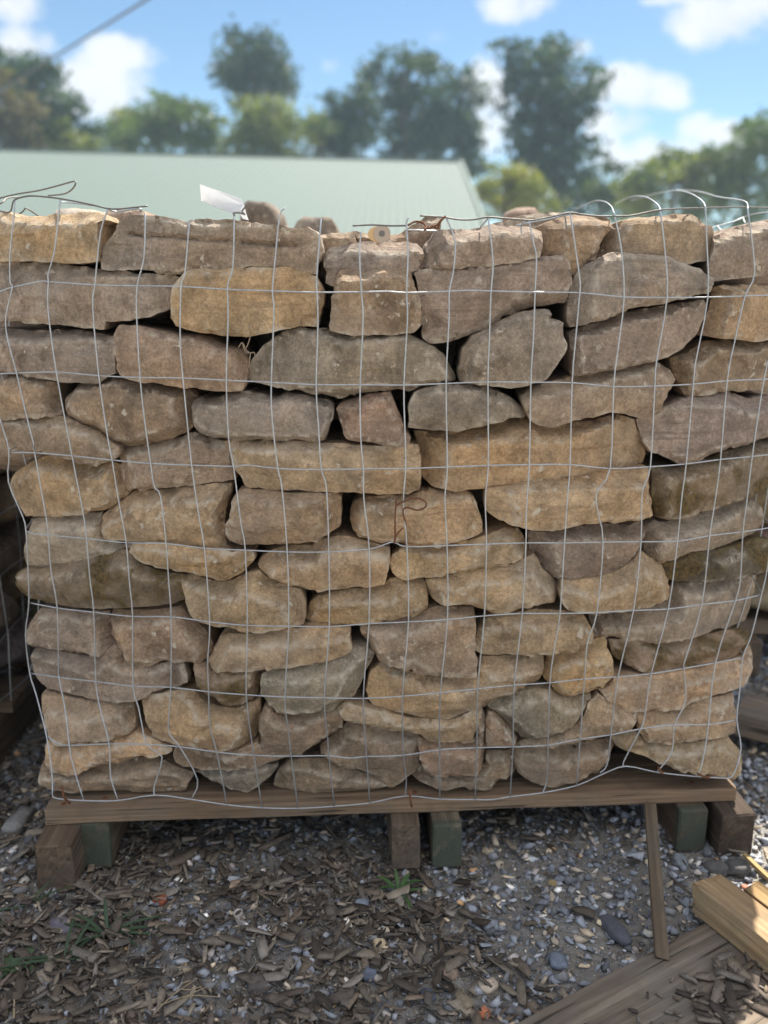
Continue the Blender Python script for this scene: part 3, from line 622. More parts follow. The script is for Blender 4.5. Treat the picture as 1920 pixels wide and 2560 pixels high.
def pp_max(p): return max(q[1] for q in p)
def build_stone(label, ck, recess, opts, pts, seed):
    lr = np.random.default_rng(1000 + seed)
    pp = np.array(pts)
    mean_y = pp[:, 1].mean()
    low = np.clip((mean_y - 550) / 1400.0, 0, 1)
    W = {'T': 0.35 + 0.9 * low, 'B': 0.25, 'L': 0.28, 'R': 0.28}
    D = {'T': 1.0 + 4.0 * low, 'B': 0.7, 'L': 0.9, 'R': 0.9}
    for o in filter(None, opts.split(';')):
        w, d = o[1:].split(',')
        W[o[0]] = float(w); D[o[0]] = float(d)
    D['T'] *= 1.25
    for k in W: W[k] *= 0.01 * lr.uniform(0.85, 1.15); D[k] *= 0.01 * lr.uniform(0.85, 1.15)
    ar_ = abs(0.5 * np.sum(pp[:, 0] * np.roll(pp[:, 1], -1) - np.roll(pp[:, 0], -1) * pp[:, 1]))
    hh_ = ar_ / (pp[:, 0].max() - pp[:, 0].min()) / F * 1.15   # mean height of the stone (m)
    D['T'] = min(D['T'], 0.50 * hh_); W['T'] = min(W['T'], 0.30 * hh_)
    recess = recess * 0.01 + lr.choice([0.004, 0.008, 0.013, 0.02, 0.026])
    if mean_y > 1700: recess = min(recess, lr.choice([0.004, 0.007, 0.010]))
    if pp_max(pts) > 1960: recess = 0.019
    # orientation, so that outward normals are known
    area = 0.5 * np.sum(pp[:, 0] * np.roll(pp[:, 1], -1) - np.roll(pp[:, 0], -1) * pp[:, 1])
    if area < 0: pp = pp[::-1]
    # each outline point lies at its own depth behind the face
    n = len(pp)
    tv = np.roll(pp, -1, 0) - np.roll(pp, 1, 0)
    nv = np.stack([tv[:, 1], -tv[:, 0]], 1)
    nv /= np.linalg.norm(nv, axis=1)[:, None] + 1e-9       # outward in image axes (y down)
    def side_mix(nx, nz, A):                               # nz > 0 = up
        a = np.maximum(nz, 0) ** 2 * A['T'] + np.maximum(-nz, 0) ** 2 * A['B'] + np.maximum(-nx, 0) ** 2 * A['L'] + np.maximum(nx, 0) ** 2 * A['R']
        return a
    Dv = side_mix(nv[:, 0], -nv[:, 1], D)
    P3 = np.array([surf(p[0], p[1], recess + d) for p, d in zip(pp, Dv)])
    poly = P3[:, [0, 2]]
    # rough, chipped outline
    out, dep = [], []
    for i in range(n):
        a, b = poly[i], poly[(i + 1) % n]
        ln = np.linalg.norm(b - a)
        k = max(1, int(round(ln / 0.0055)))
        for j in range(k):
            out.append(a + (b - a) * j / k)
            dep.append(Dv[i] + (Dv[(i + 1) % n] - Dv[i]) * j / k)
    out = np.array(out); dep = np.array(dep)
    out = 0.88 * out + 0.06 * (np.roll(out, 1, 0) + np.roll(out, -1, 0))   # knock the corners off a little
    tv = np.roll(out, -1, 0) - np.roll(out, 1, 0)
    on = np.stack([-tv[:, 1], tv[:, 0]], 1)
    on /= np.linalg.norm(on, axis=1)[:, None] + 1e-9
    cen = out.mean(0)
    if np.sum((out - cen) * on) < 0: on = -on
    q = np.c_[out * 1.0, np.full(len(out), seed * 3.1)]
    jag = 0.0012 * vnoise(q * 160, seed) + 0.0013 * vnoise(q * 55, seed + 5) + 0.0008
    out = out + on * jag[:, None]
    lo, hi = out.min(0), out.max(0)
    # interior points
    sp = 0.003 if seed == 2 else 0.0052
    gx, gz = np.meshgrid(np.arange(lo[0], hi[0], sp), np.arange(lo[1], hi[1], sp * 0.9))
    gx[1::2] += sp * 0.5
    G = np.c_[gx.ravel(), gz.ravel()] + lr.uniform(-0.0012, 0.0012, (gx.size, 2))
    G = G[inside(G, out)]
    nb = len(out)
    bd = np.full(len(G), 9.0)
    for i in range(nb):
        bd = np.minimum(bd, seg_dist(G, out[i], out[(i + 1) % nb]))
    G = G[bd > 0.0028]
    verts2 = [Vector(p) for p in np.vstack([out, G])]
    res = delaunay_2d_cdt(verts2, [(i, (i + 1) % nb) for i in range(nb)], [], 1, 1e-6)
    v2 = np.array([(v.x, v.y) for v in res[0]]); faces = [tuple(f) for f in res[2]]
    vid = res[3]
    bmap = [None] * nb
    for i, src in enumerate(vid):
        for s in src:
            if s < nb: bmap[s] = i
    # depth: broken front planes, bevels along each side, and breakage
    size = hi - lo
    fx = v2[:, 0] - cen[0]; fz = v2[:, 1] - cen[1]
    fr = np.full(len(v2), -1.0)
    for k in range(4):
        a = lr.normal(0, 0.13); c = lr.normal(0, 0.22)
        fr = np.maximum(fr, a * fx + c * fz - 0.004 + lr.uniform(-0.003, 0.003))
    bev = np.full(len(v2), -1.0)
    ne = len(poly)
    for i in range(ne):
        a, b = poly[i], poly[(i + 1) % ne]
        e = b - a
        if np.linalg.norm(e) < 1e-5: continue
        nrm = np.array([-e[1], e[0]]) / np.linalg.norm(e)
        if (0.5 * (a + b) - cen) @ nrm < 0 and inside((0.5 * (a + b) + nrm * 0.002)[None], poly)[0]: nrm = -nrm
        if inside((0.5 * (a + b) + nrm * 0.0015)[None], poly)[0]: nrm = -nrm
        w = side_mix(nrm[0], nrm[1], W); d = 0.5 * (Dv[i] + Dv[(i + 1) % ne])
        w *= lr.uniform(0.8, 1.25)
        dist = seg_dist(v2, a, b)
        bev = np.maximum(bev, d * (1 - dist / max(w, 0.002)))
    depth = np.maximum(fr, bev)
    ridge = np.exp(-np.abs(fr - bev) / 0.0032) * (bev > -0.5)
    q = np.c_[v2, np.full(len(v2), seed * 1.7)]
    fz_amp = lr.uniform(0.7, 1.25)
    nz = 0.0018 * fbm(q * 14, seed, 2) + 0.0012 * fbm(q * (44, 75, 44), seed + 9, 3) * fz_amp
    # shallow spalls: flat-bottomed flakes broken off the face
    spall = fbm(q * (13, 19, 13), seed + 21, 2)
    nz = nz + 0.005 * np.clip((spall - 0.28) * 7, 0, 1)
    depth = depth + nz
    if seed == 2:                                              # the dark crack along the longest block
        cr = [surf(*tile(*p))[:] for p in (('A1', 1010, 432), ('A1', 1150, 452), ('A1', 1350, 458), ('A1', 1560, 482), ('B1', 150, 492), ('B1', 350, 502), ('B1', 600, 520), ('B1', 840, 536))]
        dd_ = np.full(len(v2), 9.0)
        for a, b in zip(cr, cr[1:]): dd_ = np.minimum(dd_, seg_dist(v2, np.array((a[0], a[2])), np.array((b[0], b[2]))))
        depth = depth + 0.007 * np.exp(-(dd_ / 0.0022) ** 2)
    Y = y_surf(v2[:, 0], v2[:, 1]) + recess + depth
    V = [(x, y, z) for (x, z), y in zip(v2, Y)]
    wear = list(ridge)
    # sides and back: rings going into the stack
    total = lr.uniform(0.17, 0.24) if recess < 0.06 else 0.16
    ring = [bmap[i] for i in range(nb)]
    fl = []
    for f in faces:
        fl.append(f)
    prev = ring
    c2 = cen
    for (dd, sc) in ((0.010, 1.012), (0.030, 0.992), (0.075, 0.97), (total, 0.90)):
        cur = []
        for i in range(nb):
            p = v2[ring[i]]
            s = sc + 0.012 * math.sin(i * 0.7 + seed) * (dd > 0.02)
            x = c2[0] + (p[0] - c2[0]) * s; z = c2[1] + (p[1] - c2[1]) * s
            y = V[ring[i]][1] + dd
            if dd == total: y = float(y_surf(c2[0], c2[1])) + recess + total + 0.01 * math.sin(i * 1.3)
            cur.append(len(V)); V.append((x, y, z)); wear.append(0.0)
        for i in range(nb):
            j = (i + 1) % nb
            fl.append((prev[i], prev[j], cur[j], cur[i]))
        prev = cur
    cc = len(V); V.append((c2[0], float(y_surf(c2[0], c2[1])) + recess + total, c2[1])); wear.append(0.0)
    for i in range(nb):
        fl.append((prev[i], prev[(i + 1) % nb], cc))
    zmin = min(v[2] for v in V)
    if zmin < PTOP + 0.001:                                    # nothing sinks into the pallet
        zt_ = zmin + 0.05
        V = [(x, y, z if z > zt_ else PTOP + 0.001 + (z - zmin) * (zt_ - PTOP - 0.001) / 0.05) for x, y, z in V]
    bm_o = (cen[0], float(y_surf(cen[0], cen[1]) + recess + 0.08), cen[1])
    o = mk('stone', V, fl, MS, origin=bm_o, smooth=True, attrs={'wear': wear})
    bm = bmesh.new(); bm.from_mesh(o.data)
    bmesh.ops.recalc_face_normals(bm, faces=bm.faces)
    bm.to_mesh(o.data); bm.free()
    o.data.set_sharp_from_angle(angle=R(21))
    b = COL[ck]
    k = lr.uniform(0.86, 1.06)
    o.color = (b[0] * k * lr.uniform(1.01, 1.06), b[1] * k * 0.985, b[2] * k * 0.94 * lr.uniform(0.91, 0.99), 1.0 - MOSS.get(ck, 0.0))
    tag(o, label, 'stone', 'sandstones stacked behind the front mesh of the pallet')
    return o

for i, line in enumerate(STONES.strip().splitlines()):
    lab, ck, rec, opts, poly = line.split('|')
    build_stone(lab, ck, float(rec), opts, parse(poly), i)

# ------------------------------------------------------------------ rounded block rocks (rear of the stack, neighbouring stacks)
_ico = {}
def ico(sub):
    if sub not in _ico:
        bm = bmesh.new()
        bmesh.ops.create_icosphere(bm, subdivisions=sub, radius=1.0)
        bm.verts.ensure_lookup_table()
        _ico[sub] = (np.array([v.co[:] for v in bm.verts]), np.array([[v.index for v in f.verts] for f in bm.faces]))
        bm.free()
    return _ico[sub]
def rock_shape(size, seed, sub=3, boxy=5.0, rough=1.0):
    P, Fc = ico(sub)
    lr = np.random.default_rng(seed)
    a = np.abs(P) + 1e-9
    r = (a ** boxy).sum(1) ** (-1 / boxy)
    Q = P * r[:, None]
    for _ in range(7):                                     # chop flats off it
        nrm = lr.normal(size=3); nrm /= np.linalg.norm(nrm)
        h = lr.uniform(0.78, 1.15)
        d = Q @ nrm - h
        Q = Q - np.outer(np.maximum(d, 0), nrm)
    Q = Q * (np.array(size) * 0.5)
    s = float(np.mean(size))
    Q = Q + P * (s * 0.055 * rough * fbm(Q / s * 3.2, seed, 3))[:, None]
    return Q, Fc
def rot_z(Q, a):
    c, s = math.cos(a), math.sin(a)
    return np.c_[Q[:, 0] * c - Q[:, 1] * s, Q[:, 0] * s + Q[:, 1] * c, Q[:, 2]]

# stones that show over the top course, further back on the pallet; the D pair carries shade in its colour
back = [((660, 536), 1.95, 0.085, 0.045, 'brown stone, darkened as if in shade, standing up behind the white tag', 'D'),
        ((797, 566), 1.9, 0.095, 0.035, 'rounded brown stone behind the top course, right of the white tag', 'D'),
        ((1290, 545), 1.85, 0.07, 0.03, 'small pinkish stone far back on the stack, right of the twisted wire', 'R'),
        ((225, 540), 1.5, 0.08, 0.02, 'pale stone top just showing behind the crumbly corner stone', 'L')]
for k, ((px, py), Y, w, h, lab, ck) in enumerate(back):
    p = at(px, py, Y=Y)
    Q, Fc = rock_shape((w, 0.2, h + 0.06), 300 + k)
    top = Q[:, 2].max()
    o = mk('stone', Q + np.array((p.x, p.y, p.z + h / 2 - top)), Fc, MS, origin=(p.x, p.y, p.z), smooth=True)
    o.color = (*COL[ck], 1.0)
    tag(o, lab, 'stone', 'stones at the back of the stack')
# the packed core of the stack, seen only as darkness in the joints
V, Fc, off = [], [], 0
for iz in range(9):
    for iy in range(4):
        for ix in range(6):
            z = 0.145 + iz * 0.083
            x = -0.45 + ix * 0.18 + rnd.uniform(-0.02, 0.02) + (0.05 if iz % 2 else -0.05)
            x = max(-0.40, min(0.40, x)) if iz < 3 else (max(-0.455, min(0.47, x)) if iz < 5 else -0.52 + ix * 0.21)
            y = 1.40 + iy * 0.205 + rnd.uniform(-0.02, 0.02)
            Q, f = rock_shape((0.215, 0.22, 0.094), 500 + iz * 40 + iy * 7 + ix, 2)
            Q = rot_z(Q, rnd.uniform(-0.15, 0.15))
            V.append(Q + (x, y, z)); Fc.append(f + off); off += len(Q)
o = mk('packed_core_stones', np.vstack(V), np.vstack(Fc), MS, smooth=True)
o.color = (*COL['B'], 1)
tag(o, 'brown stones packed in the middle of the stack, dark behind the front joints', 'stones', kind='stuff')

# ------------------------------------------------------------------ pallet
def board(name, p0, axis, length, w, h, color, mat, parent=None, up=(0, 0, 1), seed=0, seg=14, jit=0.0012, bev=0.003, ragged=0.0):
    """box from p0 along axis; local x runs along the grain. p0 is the middle of the starting end"""
    lr = np.random.default_rng(seed + 77)
    bm = bmesh.new()
    bmesh.ops.create_cube(bm, size=1.0)
    for v in bm.verts:
        v.co = Vector(((v.co.x + 0.5) * length, v.co.y * w, v.co.z * h))
    le = [e for e in bm.edges if abs(e.verts[0].co.x - e.verts[1].co.x) > length * 0.5]
    bmesh.ops.bevel(bm, geom=[e for e in bm.edges], offset=bev, segments=2, affect='EDGES', profile=0.6)
    le = [e for e in bm.edges if abs(e.verts[0].co.x - e.verts[1].co.x) > length * 0.5]
    bmesh.ops.subdivide_edges(bm, edges=le, cuts=seg, use_grid_fill=True)
    P = np.array([v.co[:] for v in bm.verts])
    d1 = vnoise(P * (14, 40, 40) + seed * 3.3, seed) * jit; d2 = vnoise(P * (14, 40, 40) + seed * 5.1 + 9, seed) * jit
    for i, v in enumerate(bm.verts):
        v.co.y += d1[i]; v.co.z += d2[i]
        if ragged and v.co.x < length / seg * 0.5:
            v.co.x += ragged * lr.uniform(-1, 1)
    me = bpy.data.meshes.new(name)
    bm.to_mesh(me); bm.free()
    me.materials.append(mat)
    o = bpy.data.objects.new(name, me)
    col.objects.link(o)
    ax = Vector(axis).normalized(); upv = Vector(up)
    yv = upv.cross(ax).normalized(); zv = ax.cross(yv)
    mw = Matrix((ax, yv, zv)).transposed().to_4x4()
    loc = Vector(p0)
    if parent is not None:
        o.parent = parent
        loc = loc - Vector(world_loc(parent))
    mw.translation = loc
    o.matrix_basis = mw
    o.color = (*color, 1)
    return o

pallet = empty('pallet', (BL.x + ax.x * plen / 2, BL.y + 0.5, 0), 'weathered brown wooden pallet carrying the caged stone stack', 'pallet')
WOODC = (0.30, 0.218, 0.152)
for k in range(7):
    c = Vector((BL.x, BL.y, TOPZ - 0.011)) + perp * (0.055 + k * 0.162)
    shade = rnd.uniform(0.85, 1.1)
    board('deck_board', c, ax, plen, 0.108, 0.022, tuple(x * shade for x in WOODC), MW, pallet, seed=k, ragged=0.003)
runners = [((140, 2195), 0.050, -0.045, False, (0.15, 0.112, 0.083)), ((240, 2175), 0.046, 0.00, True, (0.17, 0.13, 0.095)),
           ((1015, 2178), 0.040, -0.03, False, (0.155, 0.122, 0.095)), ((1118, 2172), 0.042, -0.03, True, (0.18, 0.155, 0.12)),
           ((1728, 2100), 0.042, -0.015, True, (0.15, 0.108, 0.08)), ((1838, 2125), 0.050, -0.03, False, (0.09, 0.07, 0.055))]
for k, ((px, py), w, dy, gr, c) in enumerate(runners):
    p = at(px, py, Y=BL.y + (BR.y - BL.y) * (px - 112) / 1730 + dy)
    hh = TOPZ - 0.023
    board('runner', (p.x, p.y, hh / 2 + 0.0), perp, 1.02, w, hh, c, MWG if gr else MW, pallet, seed=20 + k, ragged=0.002)
# nail heads where the front board crosses the runners
for k, (px, py) in enumerate(((150, 0), (245, 0), (1020, 0), (1120, 0), (1735, 0), (1830, 0))):
    q = Vector((BL.x, BL.y, TOPZ + 0.0006)) + ax * ((px - 112) / 1730 * plen) + perp * (0.018 + 0.012 * (k % 2))
    V = [q + Vector((0.0034 * math.cos(i * math.pi / 5), 0.0034 * math.sin(i * math.pi / 5), h_)) for h_ in (-0.001, 0.0008) for i in range(10)]
    mk('nail', V, [tuple(range(10, 20))] + [(i, (i + 1) % 10, 10 + (i + 1) % 10, 10 + i) for i in range(10)], MRUST, pallet)
# nails and staples that hold the mesh on the front board
for (t, x, y, dx, dy, dz) in (('A4', 540, 960, 0.004, 0, -0.028), ('C4', 220, 990, 0.002, 0, -0.028), ('D4', 770, 755, 0.004, 0.004, -0.01), ('D4', 1130, 795, 0.01, 0.004, -0.006)):
    px, py = tile(t, x, y)
    p = surf(px, py, -0.02)
    V, Fc = tube(catmull([p + Vector((-dx, 0.002, -dz * 0.5)), p + Vector((0, -0.004, 0)), p + Vector((dx, 0.004, dz * 0.5))], 3), 0.0016)
    mk('staple', V, Fc, MRUST, pallet)

# ------------------------------------------------------------------ wire cage
cage = empty('wire_cage', (0, 1.1, TOPZ), 'galvanised welded wire mesh wrapped around the stack of sandstones', 'wire mesh')
WR = 0.00094
def T(tk, x, y): return tile(tk, x, y)
Hs = {
 1: [('A1', -120, 960), ('A1', 0, 925), ('A1', 103, 890), ('A1', 340, 840), ('A1', 402, 843), ('A1', 788, 870), ('A1', 1138, 878), ('A1', 1502, 883), ('B1', 297, 908), ('B1', 668, 920), ('B1', 1037, 932), ('B1', 1405, 928), ('C1', 40, 925), ('C1', 187, 935), ('C1', 542, 922), ('C1', 700, 915), ('C1', 888, 920), ('C1', 1253, 930), ('D1', 97, 935), ('D1', 465, 970), ('D1', 822, 975), ('D1', 1160, 972), ('D1', 1468, 962), ('D1', 1790, 948), ('D1', 1960, 940)],
 2: [('A2', -90, 122), ('A2', 0, 115), ('A2', 138, 108), ('A2', 468, 100), ('A2', 820, 130), ('A2', 1162, 145), ('A2', 1518, 150), ('B2', 285, 168), ('B2', 658, 185), ('B2', 1030, 205), ('B2', 1395, 205), ('C2', 165, 208), ('C2', 515, 195), ('C2', 862, 182), ('C2', 1218, 185), ('D2', 34, 188), ('D2', 378, 220), ('D2', 720, 215), ('D2', 1040, 200), ('D2', 1320, 172), ('D2', 1625, 160), ('D2', 1900, 140)],
 3: [('A2', 75, 768), ('A2', 288, 770), ('A2', 598, 795), ('A2', 930, 830), ('A2', 1250, 858), ('A2', 1590, 872), ('B2', 345, 882), ('B2', 460, 872), ('B2', 712, 900), ('B2', 1073, 910), ('B2', 1422, 903), ('C2', 180, 900), ('C2', 525, 888), ('C2', 865, 875), ('C2', 1205, 868), ('D2', 17, 868), ('D2', 350, 900), ('D2', 683, 885), ('D2', 980, 862), ('D2', 1265, 825), ('D2', 1528, 800), ('D2', 1790, 770)],
 4: [('A3', 215, 90), ('A3', 270, 112), ('A3', 400, 125), ('A3', 718, 155), ('A3', 1047, 188), ('A3', 1378, 195), ('B3', 103, 235), ('B3', 442, 250), ('B3', 790, 265), ('B3', 1135, 265), ('B3', 1470, 240), ('C3', 0, 205), ('C3', 80, 183), ('C3', 190, 222), ('C3', 523, 212), ('C3', 850, 200), ('C3', 1177, 190), ('C3', 1497, 190), ('D3', 290, 183), ('D3', 605, 180), ('D3', 908, 175), ('D3', 1175, 130), ('D3', 1450, 98), ('D3', 1700, 60)],
 5: [('A3', 240, 685), ('A3', 475, 730), ('A3', 778, 765), ('A3', 1100, 800), ('A3', 1420, 803), ('B3', 147, 845), ('B3', 460, 875), ('B3', 803, 880), ('B3', 1138, 885), ('B3', 1468, 860), ('C3', 203, 845), ('C3', 527, 825), ('C3', 833, 795), ('C3', 1147, 775), ('C3', 1460, 775), ('D3', 240, 768), ('D3', 543, 750), ('D3', 832, 738), ('D3', 1110, 700), ('D3', 1390, 668), ('D3', 1605, 618)],
 6: [('A3', 247, 1270), ('A3', 490, 1305), ('A3', 795, 1340), ('A3', 1103, 1378), ('A3', 1417, 1388), ('B3', 138, 1425), ('B3', 450, 1450), ('B3', 770, 1468), ('B3', 1097, 1475), ('B3', 1420, 1480), ('C3', 152, 1462), ('C3', 467, 1433), ('C3', 777, 1400), ('C3', 1080, 1370), ('C3', 1375, 1350), ('D3', 137, 1318), ('D3', 415, 1300), ('D3', 690, 1275), ('D3', 960, 1230), ('D3', 1222, 1185), ('D3', 1450, 1140)],
 7: [('A4', 385, 460), ('A4', 480, 525), ('A4', 575, 543), ('A4', 905, 530), ('A4', 1218, 535), ('A4', 1490, 553), ('B4', 205, 598), ('B4', 513, 625), ('B4', 822, 632), ('B4', 1135, 628), ('B4', 1300, 648), ('B4', 1448, 635), ('C4', 162, 625), ('C4', 462, 578), ('C4', 770, 562), ('C4', 1070, 555), ('C4', 1360, 540), ('D4', 100, 490), ('D4', 355, 455), ('D4', 603, 405), ('D4', 885, 370), ('D4', 1165, 370), ('D4', 1400, 330)],
 8: [('A4', 435, 960), ('A4', 480, 985), ('A4', 695, 1000), ('A4', 980, 1000), ('A4', 1282, 955), ('A4', 1585, 990), ('B4', 290, 1035), ('B4', 583, 1060), ('B4', 880, 1065), ('B4', 1180, 1048), ('B4', 1475, 1020), ('C4', 175, 962), ('C4', 463, 988), ('C4', 755, 992), ('C4', 900, 992), ('C4', 1045, 968), ('C4', 1315, 935), ('D4', 72, 875), ('D4', 300, 775), ('D4', 480, 715), ('D4', 735, 765), ('D4', 1060, 800), ('D4', 1330, 815)],
}
Vs = [
 [('A2', -150, -20), ('A2', -90, 122), ('A2', 0, 490), ('A2', 75, 748), ('A2', 70, 1010), ('A2', 190, 1300), ('A3', 215, 90), ('A3', 228, 300), ('A3', 240, 685), ('A3', 212, 950), ('A3', 247, 1270), ('A4', 300, 120), ('A4', 385, 460), ('A4', 430, 760), ('A4', 435, 965)],
 [('A1', 130, 165), ('A1', 85, 600), ('A1', 85, 850), ('A1', 103, 890), ('A1', 50, 1130), ('A1', 60, 1300), ('A2', 138, 108), ('A2', 210, 420), ('A2', 280, 700), ('A2', 288, 770), ('A3', 390, 20), ('A3', 400, 125), ('A3', 425, 430), ('A3', 475, 730), ('A3', 485, 1200), ('A3', 490, 1305), ('A4', 540, 240), ('A4', 575, 543), ('A4', 610, 720), ('A4', 695, 1000)],
 [('A1', 500, 160), ('A1', 480, 350), ('A1', 450, 600), ('A1', 400, 780), ('A1', 402, 843), ('A1', 400, 1080), ('A2', 468, 100), ('A2', 598, 795), ('A2', 690, 1270), ('A3', 718, 155), ('A3', 745, 480), ('A3', 778, 765), ('A3', 795, 1340), ('A4', 830, 230), ('A4', 905, 530), ('A4', 918, 800), ('A4', 980, 1000)],
 [('A1', 893, 240), ('A1', 835, 430), ('A1', 805, 680), ('A1', 788, 870), ('A1', 770, 1060), ('A2', 820, 130), ('A2', 890, 620), ('A2', 930, 830), ('A2', 990, 1200), ('A3', 1047, 188), ('A3', 1075, 530), ('A3', 1100, 800), ('A3', 1103, 1378), ('A4', 1150, 230), ('A4', 1218, 535), ('A4', 1345, 640), ('A4', 1280, 880), ('A4', 1282, 955)],
 [('A1', 1205, 275), ('A1', 1195, 640), ('A1', 1138, 878), ('A1', 1135, 1150), ('A2', 1162, 145), ('A2', 1200, 500), ('A2', 1250, 858), ('A2', 1280, 1050), ('A2', 1332, 1130), ('A3', 1378, 195), ('A3', 1400, 520), ('A3', 1420, 803), ('A3', 1417, 1388), ('A4', 1395, 390), ('A4', 1420, 470), ('A4', 1490, 553), ('A4', 1640, 830), ('A4', 1585, 990)],
 [('A1', 1570, 335), ('A1', 1535, 770), ('A1', 1502, 883), ('A1', 1495, 1350), ('A2', 1518, 150), ('A2', 1590, 872), ('A2', 1655, 1320), ('B3', 103, 235), ('B3', 147, 845), ('B3', 130, 1170), ('B3', 138, 1425), ('B4', 148, 380), ('B4', 205, 598), ('B4', 290, 1035)],
 [('B1', 350, 285), ('B1', 340, 720), ('B1', 297, 870), ('B1', 300, 1150), ('B2', 285, 168), ('B2', 305, 660), ('B2', 345, 882), ('B2', 405, 1350), ('B3', 442, 250), ('B3', 460, 875), ('B3', 450, 1450), ('B4', 513, 625), ('B4', 583, 1060)],
 [('B1', 770, 235), ('B1', 727, 300), ('B1', 690, 650), ('B1', 668, 920), ('B1', 680, 1100), ('B2', 658, 185), ('B2', 665, 480), ('B2', 712, 900), ('B2', 745, 1050), ('B3', 790, 265), ('B3', 803, 880), ('B3', 770, 1468), ('B4', 800, 420), ('B4', 822, 632), ('B4', 880, 1065)],
 [('B1', 1070, 320), ('B1', 1035, 800), ('B1', 1037, 932), ('B1', 1045, 1200), ('B2', 1030, 205), ('B2', 1050, 560), ('B2', 1073, 910), ('B2', 1115, 1060), ('B3', 1135, 265), ('B3', 1138, 885), ('B3', 1097, 1475), ('B4', 1125, 480), ('B4', 1135, 628), ('B4', 1180, 1048)],
 [('B1', 1403, 430), ('B1', 1390, 600), ('B1', 1405, 928), ('B1', 1420, 1150), ('B2', 1395, 205), ('B2', 1400, 650), ('B2', 1422, 903), ('B2', 1425, 1150), ('B3', 1470, 240), ('B3', 1468, 860), ('B3', 1420, 1480), ('B4', 1448, 635), ('B4', 1475, 1020)],
 [('C1', 205, 312), ('C1', 185, 370), ('C1', 200, 600), ('C1', 187, 935), ('C1', 195, 1150), ('C2', 165, 208), ('C2', 175, 620), ('C2', 180, 900), ('C2', 160, 1200), ('C3', 190, 222), ('C3', 203, 845), ('C3', 152, 1462), ('C4', 162, 625), ('C4', 185, 820), ('C4', 175, 962)],
 [('C1', 515, 310), ('C1', 590, 510), ('C1', 575, 760), ('C1', 542, 922), ('C1', 540, 1150), ('C2', 515, 195), ('C2', 525, 888), ('C2', 505, 1150), ('C3', 523, 212), ('C3', 527, 825), ('C3', 467, 1433), ('C4', 462, 578), ('C4', 463, 988)],
 [('C1', 865, 315), ('C1', 905, 680), ('C1', 888, 920), ('C1', 875, 1300), ('C2', 862, 182), ('C2', 865, 875), ('C2', 840, 1150), ('C3', 850, 200), ('C3', 833, 795), ('C3', 777, 1400), ('C4', 770, 562), ('C4', 755, 992)],
 [('C1', 1200, 330), ('C1', 1240, 520), ('C1', 1265, 650), ('C1', 1253, 930), ('C1', 1240, 1300), ('C2', 1218, 185), ('C2', 1205, 868), ('C2', 1180, 1250), ('C3', 1177, 190), ('C3', 1147, 775), ('C3', 1080, 1370), ('C4', 1070, 555), ('C4', 1045, 968)],
 [('C1', 1545, 275), ('C1', 1600, 650), ('D1', 100, 850), ('D1', 97, 935), ('D1', 65, 1300), ('D2', 34, 188), ('D2', 17, 868), ('C2', 1525, 1100), ('C3', 1497, 190), ('C3', 1460, 775), ('C3', 1415, 1050), ('C3', 1375, 1350), ('C4', 1360, 540), ('C4', 1350, 830), ('C4', 1315, 935)],
 [('D1', 380, 270), ('D1', 440, 560), ('D1', 465, 970), ('D1', 415, 1400), ('D2', 378, 220), ('D2', 350, 895), ('D2', 240, 1090), ('D2', 245, 1250), ('D3', 290, 183), ('D3', 240, 768), ('D3', 160, 1020), ('D3', 137, 1318), ('D4', 100, 490), ('D4', 72, 875)],
 [('D1', 765, 250), ('D1', 805, 600), ('D1', 822, 975), ('D1', 735, 1500), ('D2', 720, 215), ('D2', 683, 885), ('D2', 615, 1095), ('D3', 605, 180), ('D3', 543, 750), ('D3', 415, 1300), ('D4', 355, 455), ('D4', 325, 700), ('D4', 265, 770)],
 [('D1', 1140, 220), ('D1', 1150, 500), ('D1', 1160, 972), ('D1', 1060, 1500), ('D2', 1040, 200), ('D2', 980, 862), ('D2', 945, 1130), ('D3', 908, 175), ('D3', 832, 738), ('D3', 690, 1275), ('D4', 640, 280), ('D4', 603, 405), ('D4', 460, 680), ('D4', 480, 715)],
 [('D1', 1490, 240), ('D1', 1548, 760), ('D1', 1468, 962), ('D1', 1380, 1350), ('D2', 1320, 172), ('D2', 1265, 825), ('D2', 1215, 1200), ('D3', 1175, 130), ('D3', 1110, 700), ('D3', 975, 1150), ('D3', 960, 1230), ('D4', 975, 170), ('D4', 885, 370), ('D4', 860, 600), ('D4', 735, 765)],
 [('D1', 1830, 250), ('D1', 1860, 700), ('D1', 1790, 948), ('D1', 1700, 1350), ('D2', 1625, 160), ('D2', 1528, 800), ('D2', 1480, 1200), ('D3', 1450, 98), ('D3', 1430, 480), ('D3', 1390, 668), ('D3', 1222, 1185), ('D4', 1165, 370), ('D4', 1110, 700), ('D4', 1060, 800)],
 [('D2', 1960, -200), ('D2', 1900, 140), ('D2', 1790, 770), ('D3', 1700, 60), ('D3', 1650, 420), ('D3', 1605, 618), ('D3', 1520, 960), ('D3', 1450, 1140), ('D4', 1425, 80), ('D4', 1400, 330), ('D4', 1435, 560), ('D4', 1380, 770), ('D4', 1330, 815)],
]
ends = {}
for k, pts in Hs.items():
    P = [surf(*tile(*p), -0.0105 if k < 8 else -0.016) for p in pts]
    V, Fc = tube(catmull(P, 3), WR)
    mk('wire', V, Fc, MWIRE, cage, smooth=True)
    ends[k] = (P[0], P[-1])
for pts in Vs:
    P = [surf(*tile(*p), -0.0125 if i < len(pts) - 1 else -0.016) for i, p in enumerate(pts)]
    V, Fc = tube(catmull(P, 3), WR)
    mk('wire', V, Fc, MWIRE, cage, smooth=True)
